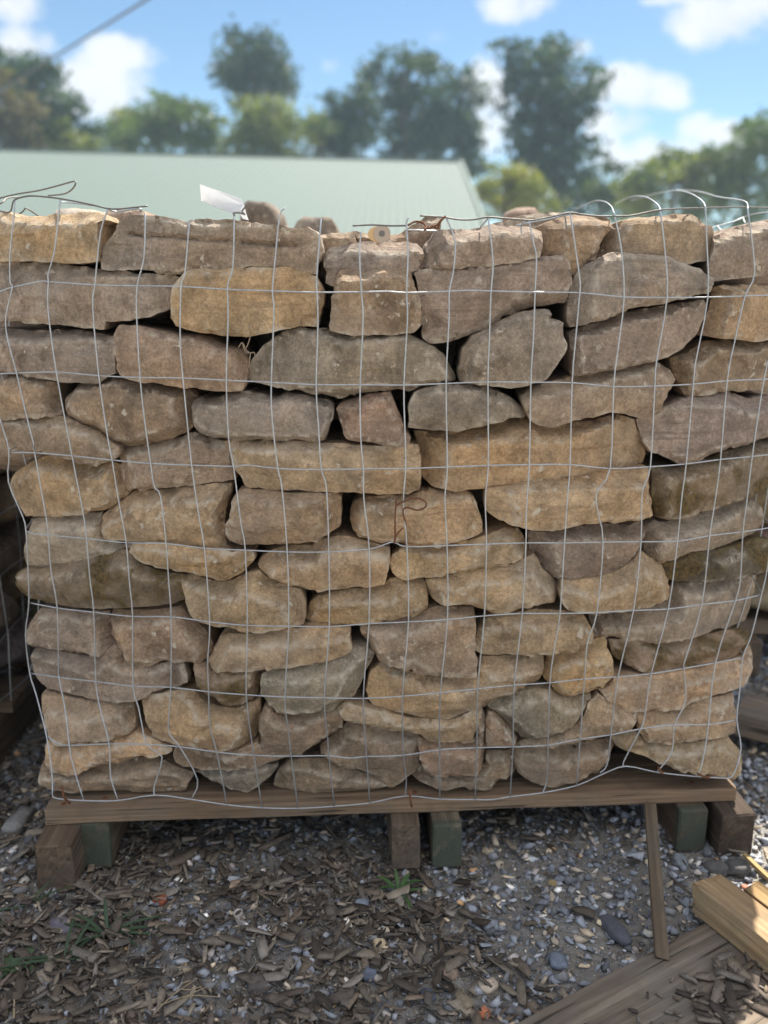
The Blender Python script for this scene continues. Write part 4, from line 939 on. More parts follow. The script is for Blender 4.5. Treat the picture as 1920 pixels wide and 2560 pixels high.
# the returns along both sides and the back panel
YB = 2.16
cols_side = {0: [], 1: []}
for k, (a, b) in ends.items():
    for s, e in ((0, a), (1, b)):
        sx = -1 if s == 0 else 1
        pts = [e, e + Vector((sx * 0.006, 0.02, 0)), e + Vector((sx * 0.018, 0.10, rnd.uniform(-.006, .006)))]
        y = e.y + 0.2
        while y < YB:
            pts.append(Vector((e.x + sx * (0.022 + rnd.uniform(-.004, .004)), y, e.z + rnd.uniform(-.005, .005)))); y += 0.1
        pts.append(Vector((e.x + sx * 0.01, YB, e.z)))
        V, Fc = tube(catmull(pts, 3), WR, 6)
        mk('wire', V, Fc, MWIRE, cage, smooth=True)
        cols_side[s].append(pts)
def side_at(pts, y):
    for a, b in zip(pts, pts[1:]):
        if a.y <= y <= b.y and b.y > a.y:
            return a.lerp(b, (y - a.y) / (b.y - a.y))
    return pts[-1]
for s in (0, 1):
    for j in range(1, 19):
        y = 1.20 + j * 0.0508
        pts = [side_at(p, y) for p in cols_side[s]]
        pts = [pts[0] + Vector((0, 0, 0.10))] + pts
        V, Fc = tube(catmull(pts, 2), WR, 5)
        mk('wire', V, Fc, MWIRE, cage, smooth=True)
for z in (0.14, 0.24, 0.34, 0.44, 0.55, 0.66, 0.76, 0.885):
    w = 0.50
    V, Fc = tube([Vector((-w + i * 0.1, YB + 0.01 * math.sin(i), z + rnd.uniform(-.006, .006))) for i in range(11)], WR, 5)
    mk('wire', V, Fc, MWIRE, cage, smooth=True)
for i in range(20):
    x = -0.49 + i * 0.0515
    V, Fc = tube(catmull([Vector((x, YB, 0.1)), Vector((x + rnd.uniform(-.01, .01), YB, 0.5)), Vector((x, YB, 0.88)), Vector((x + rnd.uniform(-.01, .02), YB - 0.01, 0.915))], 3), WR, 5)
    mk('wire', V, Fc, MWIRE, cage, smooth=True)
# loose top edge: lengths of the top wire and the bent-over ends
loose = [
 (MDARKW, [('A1', -60, 240, 0), ('A1', 20, 262, 0), ('A1', 85, 262, 0), ('A1', 110, 180, 0), ('A1', 150, 152, 0), ('A1', 250, 132, 0), ('A1', 380, 140, 0), ('A1', 500, 155, 0), ('A1', 640, 180, 0), ('A1', 780, 210, 0), ('A1', 893, 236, 0), ('A1', 980, 240, 0), ('A1', 1100, 228, .01), ('A1', 1225, 216, .02)]),
 (MDARKW, [('A1', -60, 230, .02), ('A1', 20, 185, .03), ('A1', 60, 150, .05), ('A1', 150, 143, .08)]),
 (MDARKW, [('A1', -80, 175, .10), ('A1', 20, 145, .10), ('A1', 150, 115, .10), ('A1', 320, 88, .10), ('A1', 500, 42, .09), ('A1', 600, 14, .08), ('A1', 627, 18, .07), ('A1', 615, 55, .07), ('A1', 575, 95, .08), ('A1', 520, 118, .10), ('A1', 400, 130, .13)]),
 (MDARKW, [('A1', 120, 310, .12), ('A1', 190, 260, .12), ('A1', 220, 236, .12), ('A1', 320, 300, .14)]),
 (MWIRE, [('A1', 500, 186, .01), ('A1', 600, 190, .02), ('A1', 780, 212, .01), ('A1', 893, 236, 0)]),
 (MWIRE, [('A1', 893, 240, 0), ('A1', 960, 262, .03), ('A1', 1050, 250, .03), ('A1', 1160, 238, .01), ('A1', 1165, 265, .02)]),
 (MDARKW, [('C1', 300, 296, 0), ('C1', 420, 304, 0), ('C1', 500, 308, 0), ('C1', 620, 328, 0), ('C1', 740, 328, 0), ('C1', 865, 308, 0), ('C1', 1000, 318, 0), ('C1', 1195, 332, 0), ('C1', 1260, 330, 0), ('C1', 1400, 302, 0), ('C1', 1545, 272, 0), ('D1', 110, 285, 0), ('D1', 250, 300, 0), ('D1', 390, 300, 0), ('D1', 520, 296, 0), ('D1', 650, 270, 0), ('D1', 765, 248, 0), ('D1', 870, 240, .02), ('D1', 1100, 232, .05), ('D1', 1400, 225, .1), ('D1', 1700, 232, .1)]),
 (MWIRE, [('C1', 190, 414, .02), ('C1', 320, 418, .02), ('C1', 440, 422, .03)]),
 (MWIRE, [('C1', 1090, 378, .04), ('C1', 1250, 345, .03), ('C1', 1400, 318, .02), ('C1', 1545, 276, 0)]),
 (MWIRE, [('C1', 865, 312, 0), ('C1', 845, 340, .03), ('C1', 800, 390, .05)]),
 (MWIRE, [('C1', 1195, 330, 0), ('C1', 1160, 350, .02), ('C1', 1138, 390, .03), ('C1', 1140, 440, .03)]),
 (MWIRE, [('C1', 1500, 290, 0), ('C1', 1508, 350, .01), ('C1', 1515, 400, .02)]),
 (MDARKW, [('C1', -260, 380, .03), ('C1', -100, 372, .03), ('C1', 60, 380, .02), ('C1', 185, 378, 0)]),
 (MWIRE, [('D1', 380, 272, 0), ('D1', 355, 215, .05), ('D1', 290, 175, .15), ('D1', 200, 180, .28), ('D1', 60, 240, .45)]),
 (MWIRE, [('D1', 768, 250, 0), ('D1', 735, 195, .05), ('D1', 640, 140, .16), ('D1', 520, 140, .30), ('D1', 390, 200, .45)]),
 (MWIRE, [('D1', 1140, 222, 0), ('D1', 1105, 165, .05), ('D1', 1000, 105, .16), ('D1', 880, 88, .28), ('D1', 700, 120, .42), ('D1', 520, 170, .55)]),
 (MWIRE, [('D1', 1492, 242, 0), ('D1', 1480, 185, .04), ('D1', 1400, 160, .08), ('D1', 1250, 140, .16), ('D1', 1080, 95, .28), ('D1', 900, 80, .40)]),
 (MWIRE, [('D1', 1790, 258, .05), ('D1', 1620, 270, .12), ('D1', 1490, 295, .16), ('D1', 1370, 345, .16), ('D1', 1240, 380, .14), ('D1', 1190, 400, .12)]),
 (MWIRE, [('D1', 1240, 382, .14), ('D1', 1285, 435, .12)]),
 (MWIRE, [('D1', 1450, 310, .16), ('D1', 1475, 370, .14)]),
]
for m, pts in loose:
    P = [surf(*tile(*p[:3]), -0.0125 + p[3] * (1.8 if p[0][0] == 'D' else 1.0)) for p in pts]
    V, Fc = tube(catmull(P, 5), WR * ((0.85 if pts[0][0][0] == 'D' else 1.0) if m is MWIRE else 1.1))
    mk('wire', V, Fc, m, cage, smooth=True)

# rusty ties
def tie(name, label, lists, r=0.0011):
    e = None
    for pts in lists:
        P = [surf(*tile(*p[:3]), -0.014 + p[3]) for p in pts]
        if e is None: e = empty(name, P[0], label, 'wire tie', None)
        V, Fc = tube(catmull(P, 5), r)
        mk('strand', V, Fc, MRUST, e, smooth=True)
    return e
tie('tie_wire', 'rusty wire twisted into a loop and tied down to the mesh in the centre', [
    [('C2', 105, 1205, 0), ('C2', 170, 1170, -.004), ('C2', 240, 1148, -.008), ('C2', 310, 1155, -.012), ('C2', 352, 1190, -.012), ('C2', 330, 1230, -.008), ('C2', 270, 1245, -.004), ('C2', 200, 1225, 0), ('C2', 160, 1240, 0), ('C2', 165, 1300, 0), ('C2', 185, 1370, .003)],
    [('C2', 102, 1150, .004), ('C2', 92, 1300, .002), ('C2', 92, 1450, 0), ('C2', 85, 1520, -.002), ('C2', 105, 1450, -.004), ('C2', 160, 1390, 0)]])
tie('tie_wire', 'rusty twisted tie hooked on the top wire right of the round tag', [
    [('C1', 510, 300, -.002), ('C1', 480, 330, -.003), ('C1', 450, 365, 0), ('C1', 410, 385, -.003), ('C1', 370, 395, .002), ('C1', 335, 412, 0), ('C1', 350, 390, .004), ('C1', 320, 355, .01), ('C1', 260, 345, .01), ('C1', 200, 375, .004)],
    [('C1', 505, 305, .002), ('C1', 465, 345, -.004), ('C1', 445, 400, 0), ('C1', 400, 380, .002), ('C1', 372, 405, -.003)]], 0.0013)
# tags
def tag_plate(name, pts, th, mat, label, cat, hole=None):
    P = [surf(*tile(*p[:3]), -0.014 + p[3]) for p in pts]
    c = sum(P, Vector()) / len(P)
    nrm = (P[1] - P[0]).cross(P[2] - P[0]).normalized()
    if nrm.y > 0: nrm = -nrm
    n = len(P)
    V = [p for p in P] + [p - nrm * th for p in P]
    Fc = [tuple(range(n)), tuple(range(2 * n - 1, n - 1, -1))] + [(i, (i + 1) % n, n + (i + 1) % n, n + i) for i in range(n)]
    e = empty(name, c, label, cat)
    mk('paper', V, Fc, mat, e)
    return e, c, nrm
MPAPER = plain('white_paper', (0.80, 0.80, 0.80), 0.6)
MMANILA = plain('manila_card', (0.60, 0.48, 0.31), 0.8)
for m_, tcol in ((MPAPER, (0.85, 0.85, 0.85, 1)), (MMANILA, (0.62, 0.48, 0.29, 1))):
    t_ = m_.node_tree
    tl = N(t_, 'ShaderNodeBsdfTranslucent'); tl.inputs['Color'].default_value = tcol
    mx_ = N(t_, 'ShaderNodeMixShader'); mx_.inputs[0].default_value = 0.5
    L(t_, t_.nodes['Principled BSDF'].outputs[0], mx_.inputs[1]); L(t_, tl.outputs[0], mx_.inputs[2])
    L(t_, mx_.outputs[0], t_.nodes['Material Output'].inputs['Surface'])
MRING = plain('ring_card', (0.42, 0.33, 0.26), 0.8)
e, c, nn = tag_plate('paper_tag', [('B1', 65, 35, .03), ('B1', 240, 95, .02), ('B1', 405, 155, .01), ('B1', 432, 205, .005), ('B1', 400, 262, .0), ('B1', 320, 268, 0), ('B1', 200, 225, .01), ('B1', 75, 170, .03)], 0.0006, MPAPER, 'blank white paper tag tied to a mesh end above the top course', 'tag')
P = [surf(*tile(*p), -0.014) for p in (('B1', 432, 205), ('B1', 450, 280), ('B1', 470, 335), ('B1', 420, 320), ('B1', 385, 262))]
mk('paper_stub', P + [p + Vector((0, 0.0006, 0)) for p in P], [(0, 1, 2, 3, 4), (9, 8, 7, 6, 5)] + [(i, (i + 1) % 5, 5 + (i + 1) % 5, 5 + i) for i in range(5)], MPAPER, e)
V, Fc = tube(catmull([surf(*tile('B1', x, y), -0.0165) for x, y in ((355, 300), (345, 275), (390, 272), (440, 285), (415, 262), (440, 225), (458, 203))], 4), 0.0010)
mk('tie', V, Fc, MDARKW, e, smooth=True)
rt = [('B1', 1550 + 92 * math.cos(a), 450 + 68 * math.sin(a), .06) for a in [i * 2 * math.pi / 20 for i in range(20)]]
e, c, nn = tag_plate('manila_tag', rt, 0.0008, MMANILA, 'round yellowish card tag with a brown ring round its hole', 'tag')
pc = surf(*tile('B1', 1575, 445), -0.014 + .0585)
for rr0, rr1, mt, dy, nm in ((0.0035, 0.0105, MRING, 0.0, 'hole_ring'), (0.0, 0.0036, MDARKW, -0.0006, 'hole')):
    V, Fc = [], []
    for i in range(20):
        a = i * math.pi / 10
        V += [pc + Vector((math.cos(a) * rr0, dy - 0.0006, math.sin(a) * rr0)), pc + Vector((math.cos(a) * rr1, dy - 0.0006, math.sin(a) * rr1)), pc + Vector((math.cos(a) * rr1, dy + 0.0004, math.sin(a) * rr1))]
    for i in range(20):
        j = (i + 1) % 20
        Fc += [(3 * i, 3 * j, 3 * j + 1, 3 * i + 1), (3 * i + 1, 3 * j + 1, 3 * j + 2, 3 * i + 2)]
    mk(nm, V, Fc, mt, e)
# dry roots hanging in a joint
MROOT = plain('dry_root', (0.24, 0.18, 0.12), 0.9)
rt = None
for pts in ([(470, 1195), (482, 1300), (450, 1395)], [(385, 1388), (418, 1350), (450, 1410), (485, 1435), (515, 1430), (525, 1460), (540, 1482)], [(485, 1435), (478, 1500), (470, 1560)], [(418, 1350), (440, 1420), (470, 1440)]):
    P = [surf(*tile('B1', *p), 0.002) for p in pts]
    if rt is None: rt = empty('dry_root', P[0], 'dry wispy root tuft dangling in a dark joint of the upper stack', 'root')
    V, Fc = tube(catmull(P, 4), 0.0008, 5)
    mk('rootlet', V, Fc, MROOT, rt, smooth=True)

# ------------------------------------------------------------------ ground
def soil_material():
    m, t, b = new_mat('gravelly_soil')
    tcn = N(t, 'ShaderNodeTexCoord')
    v = tcn.outputs['Object']
    n1 = NOISE(t, v, 2.2, 5, 0.6); n2 = NOISE(t, v, 60, 4, 0.65); n3 = NOISE(t, v, 320, 3, 0.6)
    vo = N(t, 'ShaderNodeTexVoronoi'); vo.inputs['Scale'].default_value = 75
    L(t, v, vo.inputs['Vector'])
    hs = N(t, 'ShaderNodeSeparateColor'); L(t, vo.outputs['Color'], hs.inputs[0])
    peb = MIX(t, hs.outputs[0], (0.12, 0.125, 0.14, 1), (0.32, 0.30, 0.27, 1))
    soil = MIX(t, n1, (0.14, 0.125, 0.105, 1), (0.27, 0.25, 0.22, 1))
    c = MIX(t, M(t, 'MULTIPLY', RAMP(t, hs.outputs[1], 0.35, 0.6), RAMP(t, vo.outputs['Distance'], 0.6, 0.35)), soil, peb)
    g = M(t, 'MULTIPLY', M(t, 'MULTIPLY_ADD', n2, 0.9, 0.55), M(t, 'MULTIPLY_ADD', n3, 0.9, 0.55))
    cc = N(t, 'ShaderNodeCombineColor')
    for i in range(3): L(t, g, cc.inputs[i])
    L(t, MIX(t, 1.0, c, cc.outputs[0], 'MULTIPLY'), b.inputs['Base Color'])
    b.inputs['Roughness'].default_value = 0.95
    h = bump(t, n2, 0.8, 0.006)
    h = bump(t, vo.outputs['Distance'], 0.6, 0.004, h)
    L(t, bump(t, n3, 0.7, 0.0015, h), b.inputs['Normal'])
    return m
MSOIL = soil_material()
MPALE, _t, _b = new_mat('pale_yard_gravel')
_tc = N(_t, 'ShaderNodeTexCoord')
_n1 = NOISE(_t, _tc.outputs['Object'], 0.15, 4, 0.6); _n2 = NOISE(_t, _tc.outputs['Object'], 45, 4, 0.7)
L(_t, MIX(_t, M(_t, 'MULTIPLY', M(_t, 'ADD', _n1, _n2), 0.5), (0.26, 0.235, 0.20, 1), (0.46, 0.42, 0.36, 1)), _b.inputs['Base Color'])
_b.inputs['Roughness'].default_value = 0.95
L(_t, bump(_t, _n2, 0.8, 0.01), _b.inputs['Normal'])
def gz(x, y):
    P = np.c_[np.atleast_1d(x), np.atleast_1d(y), np.zeros(np.size(x))]
    return 0.010 * fbm(P * 2.6, 3, 3) + 0.0035 * fbm(P * 22, 8, 3) - 0.004
nx, ny = 330, 360
xs = np.linspace(-1.55, 1.75, nx); ys = np.linspace(0.15, 3.6, ny)
gx, gy = np.meshgrid(xs, ys)
zz = gz(gx.ravel(), gy.ravel()).reshape(gx.shape)
edge = np.minimum.reduce([gx - xs[0], xs[-1] - gx, gy - ys[0], ys[-1] - gy])
zz = np.where(edge < 0.15, zz - (0.15 - edge) * 0.4, zz)
idx = np.arange(nx * ny).reshape(ny, nx)
Fq = np.stack([idx[:-1, :-1], idx[:-1, 1:], idx[1:, 1:], idx[1:, :-1]], -1).reshape(-1, 4)
tag(mk('gravel_yard', np.c_[gx.ravel(), gy.ravel(), zz.ravel()], Fq, MSOIL, smooth=True), kind='structure')
S = 250.0
tag(mk('ground', [(-S, -S, -0.035), (S, -S, -0.035), (S, S, -0.035), (-S, S, -0.035)], [(0, 1, 2, 3)], MPALE), kind='structure')

# gravel: angular chips of slate and quartz
def hull(seed, flat=(1, 1, 1), npt=11):
    lr = np.random.default_rng(seed)
    p = lr.normal(size=(npt, 3)); p /= np.linalg.norm(p, axis=1)[:, None]
    p *= lr.uniform(0.8, 1.15, (npt, 1))
    bm = bmesh.new()
    for q in p * np.array(flat): bm.verts.new(q)
    bmesh.ops.convex_hull(bm, input=bm.verts)
    bmesh.ops.delete(bm, geom=[v for v in bm.verts if not v.link_faces], context='VERTS')
    bmesh.ops.triangulate(bm, faces=bm.faces)
    bm.verts.index_update()
    V = np.array([v.co[:] for v in bm.verts]); Fc = np.array([[v.index for v in f.verts] for f in bm.faces])
    bm.free()
    return V, Fc
def rotations(n, r, tilt):
    yaw = r.uniform(0, 2 * np.pi, n); p = r.normal(0, tilt, n); q = r.normal(0, tilt, n)
    cy, sy, cp, sp, cq, sq = np.cos(yaw), np.sin(yaw), np.cos(p), np.sin(p), np.cos(q), np.sin(q)
    Rz = np.zeros((n, 3, 3)); Rz[:, 0, 0] = cy; Rz[:, 0, 1] = -sy; Rz[:, 1, 0] = sy; Rz[:, 1, 1] = cy; Rz[:, 2, 2] = 1
    Ry = np.zeros((n, 3, 3)); Ry[:, 0, 0] = cp; Ry[:, 0, 2] = sp; Ry[:, 1, 1] = 1; Ry[:, 2, 0] = -sp; Ry[:, 2, 2] = cp
    Rx = np.zeros((n, 3, 3)); Rx[:, 0, 0] = 1; Rx[:, 1, 1] = cq; Rx[:, 1, 2] = -sq; Rx[:, 2, 1] = sq; Rx[:, 2, 2] = cq
    return Rz @ Ry @ Rx
def scatter(name, shapes, pos, scale, rot, color, mat, label, cat):
    Vs_, Fs_, Cs_, off = [], [], [], 0
    k = rng.integers(0, len(shapes), len(pos))
    for s, (SV, SF) in enumerate(shapes):
        sel = np.where(k == s)[0]
        if not len(sel): continue
        W = np.einsum('nij,nvj->nvi', rot[sel], SV[None] * scale[sel][:, None, :]) + pos[sel][:, None, :]
        nv = len(SV)
        Vs_.append(W.reshape(-1, 3)); Fs_.append((SF[None] + (np.arange(len(sel)) * nv)[:, None, None] + off).reshape(-1, 3))
        Cs_.append(np.repeat(color[sel], nv, 0)); off += nv * len(sel)
    o = mk(name, np.vstack(Vs_), np.vstack(Fs_), mat, color=np.vstack(Cs_))
    return tag(o, label, cat, kind='stuff')
def view_ok(x, y, margin=0.06):
    return np.abs(x) < y * 0.50 + 0.10 + margin
def gravelness(x, y):
    """1 where bare gravel lies, 0 where bark chips cover it"""
    P = np.c_[x, y, np.zeros(len(x))]
    w = 0.72 + 1.3 * x + 0.35 * fbm(P * 4.0, 31, 3)
    w = w - np.clip((0.93 - y) * 2.5, 0, 0.6) * (x < 0.25)
    w = np.where((x < -0.42) & (y > 1.0), 0.75, w)
    w = np.where((x > 0.2) & (y < 0.92), w - 1.2 * np.clip(x - 0.16, 0, 1) - 0.1, w)
    return np.clip(w, 0.30, 1.0)
PAL = np.array([(0.125, 0.132, 0.148), (0.095, 0.10, 0.112), (0.17, 0.176, 0.192), (0.115, 0.114, 0.115), (0.215, 0.22, 0.232), (0.07, 0.071, 0.076),
                (0.24, 0.20, 0.155), (0.33, 0.265, 0.185), (0.46, 0.43, 0.38), (0.52, 0.50, 0.47), (0.34, 0.21, 0.11), (0.26, 0.23, 0.21)])
PW = np.array([0.24, 0.17, 0.14, 0.13, 0.06, 0.08, 0.07, 0.03, 0.015, 0.008, 0.008, 0.04]); PW = PW / PW.sum()
def gravel_layer(name, n, smin, smax, x0, x1, y0, y1, zoff, npt, label, flat=0.5, powr=2.2, use_g=True):
    x = rng.uniform(x0, x1, n); y = rng.uniform(y0, y1, n)
    keep = view_ok(x, y)
    if use_g: keep &= rng.uniform(0, 1, n) < gravelness(x, y)
    x, y = x[keep], y[keep]; n = len(x)
    s = smin + (smax - smin) * rng.uniform(0, 1, n) ** powr
    sc = np.stack([s * rng.uniform(0.8, 1.35, n), s * rng.uniform(0.6, 1.0, n), s * rng.uniform(flat * 0.6, flat * 1.3, n)], 1) * 0.5
    z = gz(x, y) + sc[:, 2] * 0.25 + rng.uniform(0, zoff, n)
    shp = [hull(900 + i, npt=npt) for i in range(14)]
    c = 2.2 * PAL[rng.choice(len(PAL), n, p=PW)] * rng.uniform(0.75, 1.3, (n, 1))
    return scatter(name, shp, np.c_[x, y, z], sc, rotations(n, rng, 0.35), c, MPEB, label, 'gravel')
gravel_layer('gravel', 34000, 0.006, 0.023, -1.2, 1.3, 0.70, 2.3, 0.004, 11, 'loose blue grey slate gravel with pale pebbles on the ground', powr=2.0)
gravel_layer('grit', 60000, 0.002, 0.0055, -0.85, 0.9, 0.72, 1.75, 0.001, 7, 'fine grit scattered between the larger gravel', use_g=False)
gravel_layer('gravel', 9000, 0.010, 0.034, -1.7, 1.9, 2.2, 4.4, 0.004, 9, 'blurred gravel further back between the pallets', use_g=False)
# bark and wood chips
def chip_shape(seed):
    lr = np.random.default_rng(seed)
    V = []
    k0, k1 = lr.uniform(-0.22, 0.22, 2)                    # slanted, splintered ends
    bow = lr.uniform(-0.2, 0.2)
    tw = lr.uniform(-0.25, 0.25)
    for sx, sl, tp in ((-1, k0, lr.uniform(0.6, 1)), (-0.35, 0, 1.0), (0.4, 0, lr.uniform(0.75, 1.1)), (1, k1, lr.uniform(0.5, 1))):
        for (a, b_) in ((-1, -1), (1, -1), (1, 1), (-1, 1)):
            V.append((sx + sl * a + 0.05 * lr.uniform(-1, 1), a * tp * lr.uniform(0.9, 1.1), b_ * lr.uniform(0.7, 1.1) + bow * (sx * sx) * 1.6 + tw * sx * a * 1.2))
    Fq = [(0, 3, 2, 1), (12, 13, 14, 15)]
    for k in range(3):
        for i in range(4):
            j = (i + 1) % 4
            Fq.append((k * 4 + i, k * 4 + j, k * 4 + 4 + j, k * 4 + 4 + i))
    T_ = []
    for f in Fq: T_ += [(f[0], f[1], f[2]), (f[0], f[2], f[3])]
    return np.array(V), np.array(T_)
n = 54000
x = rng.uniform(-0.8, 0.85, n); y = rng.uniform(0.72, 1.75, n)
pb = 1.02 - gravelness(x, y)
keep = view_ok(x, y) & (rng.uniform(0, 1, n) < pb)
x, y = x[keep], y[keep]; n = len(x)
ln = 0.004 + 0.033 * rng.uniform(0, 1, n) ** 3.6
sc = np.stack([ln * 0.5, np.clip(ln * np.where(rng.uniform(0, 1, n) < 0.5, rng.uniform(0.08, 0.22, n), rng.uniform(0.25, 0.6, n)), 0.0012, 0.012) * 0.5, rng.uniform(0.0010, 0.0034, n) * 0.5], 1)
CP = 1.02 * np.array([(0.135, 0.105, 0.08), (0.17, 0.14, 0.11), (0.105, 0.085, 0.07), (0.20, 0.175, 0.15), (0.075, 0.06, 0.05), (0.235, 0.195, 0.15), (0.15, 0.115, 0.085)])
c = CP[rng.choice(len(CP), n)] * rng.uniform(0.45, 1.5, (n, 1))
z = gz(x, y) + rng.uniform(0.002, 0.012, n)
scatter('bark_chips', [chip_shape(i) for i in range(16)], np.c_[x, y, z], sc, rotations(n, rng, 0.22), c, MCHIP, 'grey brown bark and wood chips strewn over the ground', 'bark chips')

# stones and chips on the ground that can be told apart
def gpt(px, py, up=0.0):
    p = at(px, py, z=0.005)
    p.z = float(gz(p.x, p.y)[0]) + up
    return p
PX = lambda p: p.y / 0.969 * 1.18 / F            # metres per pixel near a ground point (approximate)
pebbles = [((587, 2197), 38, (.42, .31, .22), 'oval tan pebble lying among the bark under the pallet', 'pebble'),
           ((398, 2237), 34, (.26, .085, .045), 'rust red shard among the bark chips at the lower left', 'pebble'),
           ((153, 2312), 64, (.15, .135, .16), 'purplish grey rock by the grass tuft at the lower left', 'stone'),
           ((645, 2456), 58, (.115, .10, .09), 'dark grey brown flat rock among bark chips, bottom centre left', 'stone'),
           ((924, 2424), 46, (.15, .17, .22), 'slate blue stone with white veins, bottom centre', 'pebble'),
           ((906, 2241), 40, (.19, .215, .265), 'smooth blue grey pebble near the left of the broad leaved weed', 'pebble'),
           ((716, 2299), 30, (.66, .63, .57), 'white quartz lump between bark and gravel', 'pebble'),
           ((830, 2489), 28, (.55, .32, .10), 'orange and white quartz pebble at the bottom centre', 'pebble'),
           ((951, 2352), 42, (.58, .46, .30), 'cream and orange quartz stone left of the gravel patch', 'pebble'),
           ((59, 2190), 28, (.52, .49, .43), 'pale angular pebble at the left edge beside the outer runner', 'pebble'),
           ((1221, 2452), 46, (.56, .46, .36), 'white rock streaked with rust at the bottom right of centre', 'stone'),
           ((1212, 2517), 36, (.50, .19, .10), 'brick red and white pebble at the bottom edge', 'pebble'),
           ((1700, 2151), 44, (.20, .215, .235), 'grey egg shaped stone right of the leaning lath', 'stone'),
           ((1125, 2417), 44, (.33, .24, .18), 'tan triangular pebble near the bottom centre', 'pebble'),
           ((1025, 2446), 34, (.36, .27, .19), 'rusty brown knobbly pebble near the bottom centre', 'pebble'),
           ((1070, 2472), 40, (.085, .10, .145), 'dark blue slate piece at the bottom centre', 'pebble'),
           ((1453, 2243), 30, (.60, .54, .43), 'cream pebble in the middle of the slate gravel', 'pebble'),
           ((1221, 2107), 28, (.50, .42, .30), 'yellowish white pebble just below the front board', 'pebble'),
           ((1385, 2198), 28, (.34, .25, .12), 'mustard coloured pebble in the slate gravel', 'pebble'),
           ((1867, 2211), 24, (.50, .19, .13), 'pinkish red pebble in the sun at the right edge', 'pebble'),
           ((1394, 2390), 48, (.165, .19, .235), 'large angular blue slate chip left of the flat board', 'pebble'),
           ((1228, 2297), 44, (.21, .225, .255), 'pale blue slate chip in the middle of the gravel', 'pebble')]
for k, ((px, py), s, c, lab, cat) in enumerate(pebbles):
    p = gpt(px, py)
    w = s * PX(p)
    Q, Fc = rock_shape((w, w * rnd.uniform(.7, .95), w * rnd.uniform(.45, .65)), 1200 + k, 3, 3.0, 1.3)
    Q = rot_z(Q, rnd.uniform(0, 6))
    cc_ = np.array(c)[None] * (1 + 0.35 * fbm(Q / w * 3, k, 3))[:, None]
    o = mk('pebble' if cat == 'pebble' else 'rock', Q + np.array((p.x, p.y, p.z + w * 0.16)), Fc, MPEB, origin=tuple(p), smooth=(k % 3 == 0), color=np.clip(cc_, 0.01, 0.8))
    tag(o, lab, cat)
p0, p1 = gpt(1512, 2298), gpt(1566, 2352)
c_ = (p0 + p1) * 0.5; dv = p1 - p0
Q, Fc = rock_shape((dv.length * 1.25, 0.021, 0.014), 1300, 3, 3.0, 1.0)
Q = rot_z(Q, math.atan2(dv.y, dv.x))
tag(mk('rock', Q + np.array(c_) + (0, 0, 0.008), Fc, MPEB, origin=tuple(c_), color=np.tile((.10, .10, .12), (len(Q), 1))), 'long dark slate sliver left of the leaning lath', 'stone')
def chip(px, py, lpx, wpx, ang, c, lab, th=0.006):
    p = gpt(px, py); k = PX(p)
    V, T_ = chip_shape(int(px))
    Q = rot_z(V * np.array((lpx * k * .5, wpx * k * .62, th * .5)), ang)
    o = mk('wood_chip', Q + np.array((p.x, p.y, p.z + 0.009)), T_, MCHIP, origin=tuple(p), color=np.tile(c, (len(Q), 1)))
    tag(o, lab, 'wood chip', 'larger wood chips on the ground')
chip(49, 2048, 90, 34, R(85), (.26, .25, .24), 'grey weathered wood block lying left of the pallet', 0.016)
chip(290, 2224, 72, 15, R(20), (.17, .14, .115), 'long brown chip just right of the outer left runner')
chip(535, 2353, 54, 20, R(-4), (.20, .165, .13), 'broad brown chip in the middle of the bark')
chip(1160, 2495, 52, 22, R(-60), (.27, .215, .15), 'light brown chip standing out at the bottom right of centre')
chip(690, 2088, 90, 16, R(38), (.15, .115, .09), 'long shaded chip under the pallet, left of the middle runners')
chip(460, 2130, 84, 22, R(55), (.14, .11, .085), 'dark pointed bark piece under the pallet at the left')
chip(1308, 2412, 56, 20, R(-62), (.16, .125, .095), 'upright brown chip left of the flat board')
chip(1462, 2283, 50, 20, R(-30), (.105, .085, .065), 'dark brown chip in the gravel left of the slate sliver')

# scrap lumber at the right
FRESH = (0.46, 0.335, 0.20)
a, b = at(1752, 2300, z=0.004), at(1990, 2500, z=0.004)
d = (b - a).normalized()
side = Vector((-d.y, d.x, 0))
tag(board('lumber_offcut', a + Vector((0, 0, 0.034)) + side * 0.012, d, 0.42, 0.048, 0.040, FRESH, MW, seed=50, ragged=0.012, bev=0.002), 'light tan lumber offcut with a splintered end, half in the sun', 'lumber')
a, b = at(1876, 2262, z=0.004), at(1990, 2350, z=0.004)
tag(board('lumber_offcut', a + Vector((0, 0, 0.018)), b - a, 0.35, 0.03, 0.025, (0.44, 0.31, 0.16), MW, seed=51, ragged=0.008, bev=0.002), 'yellow sunlit piece of wood behind the splintered offcut', 'lumber')
a, b = at(1862, 2136, z=0.02), at(1935, 2205, z=0.02)
tag(board('lath', a, b - a, 0.3, 0.007, 0.006, (0.42, 0.31, 0.16), MW, seed=52, bev=0.001), 'thin yellow lath in the sun at the right edge', 'lath')
a, b = at(1655, 2392, z=0.016), at(1624, 2012, Y=1.14)
d = b - a
tag(board('lath', a, d, d.length, 0.0165, 0.009, (0.165, 0.13, 0.095), MW, up=(0, -0.5, 1), seed=53, ragged=0.006, bev=0.0012), 'thin weathered lath leaning from the ground board up to the pallet', 'lath')
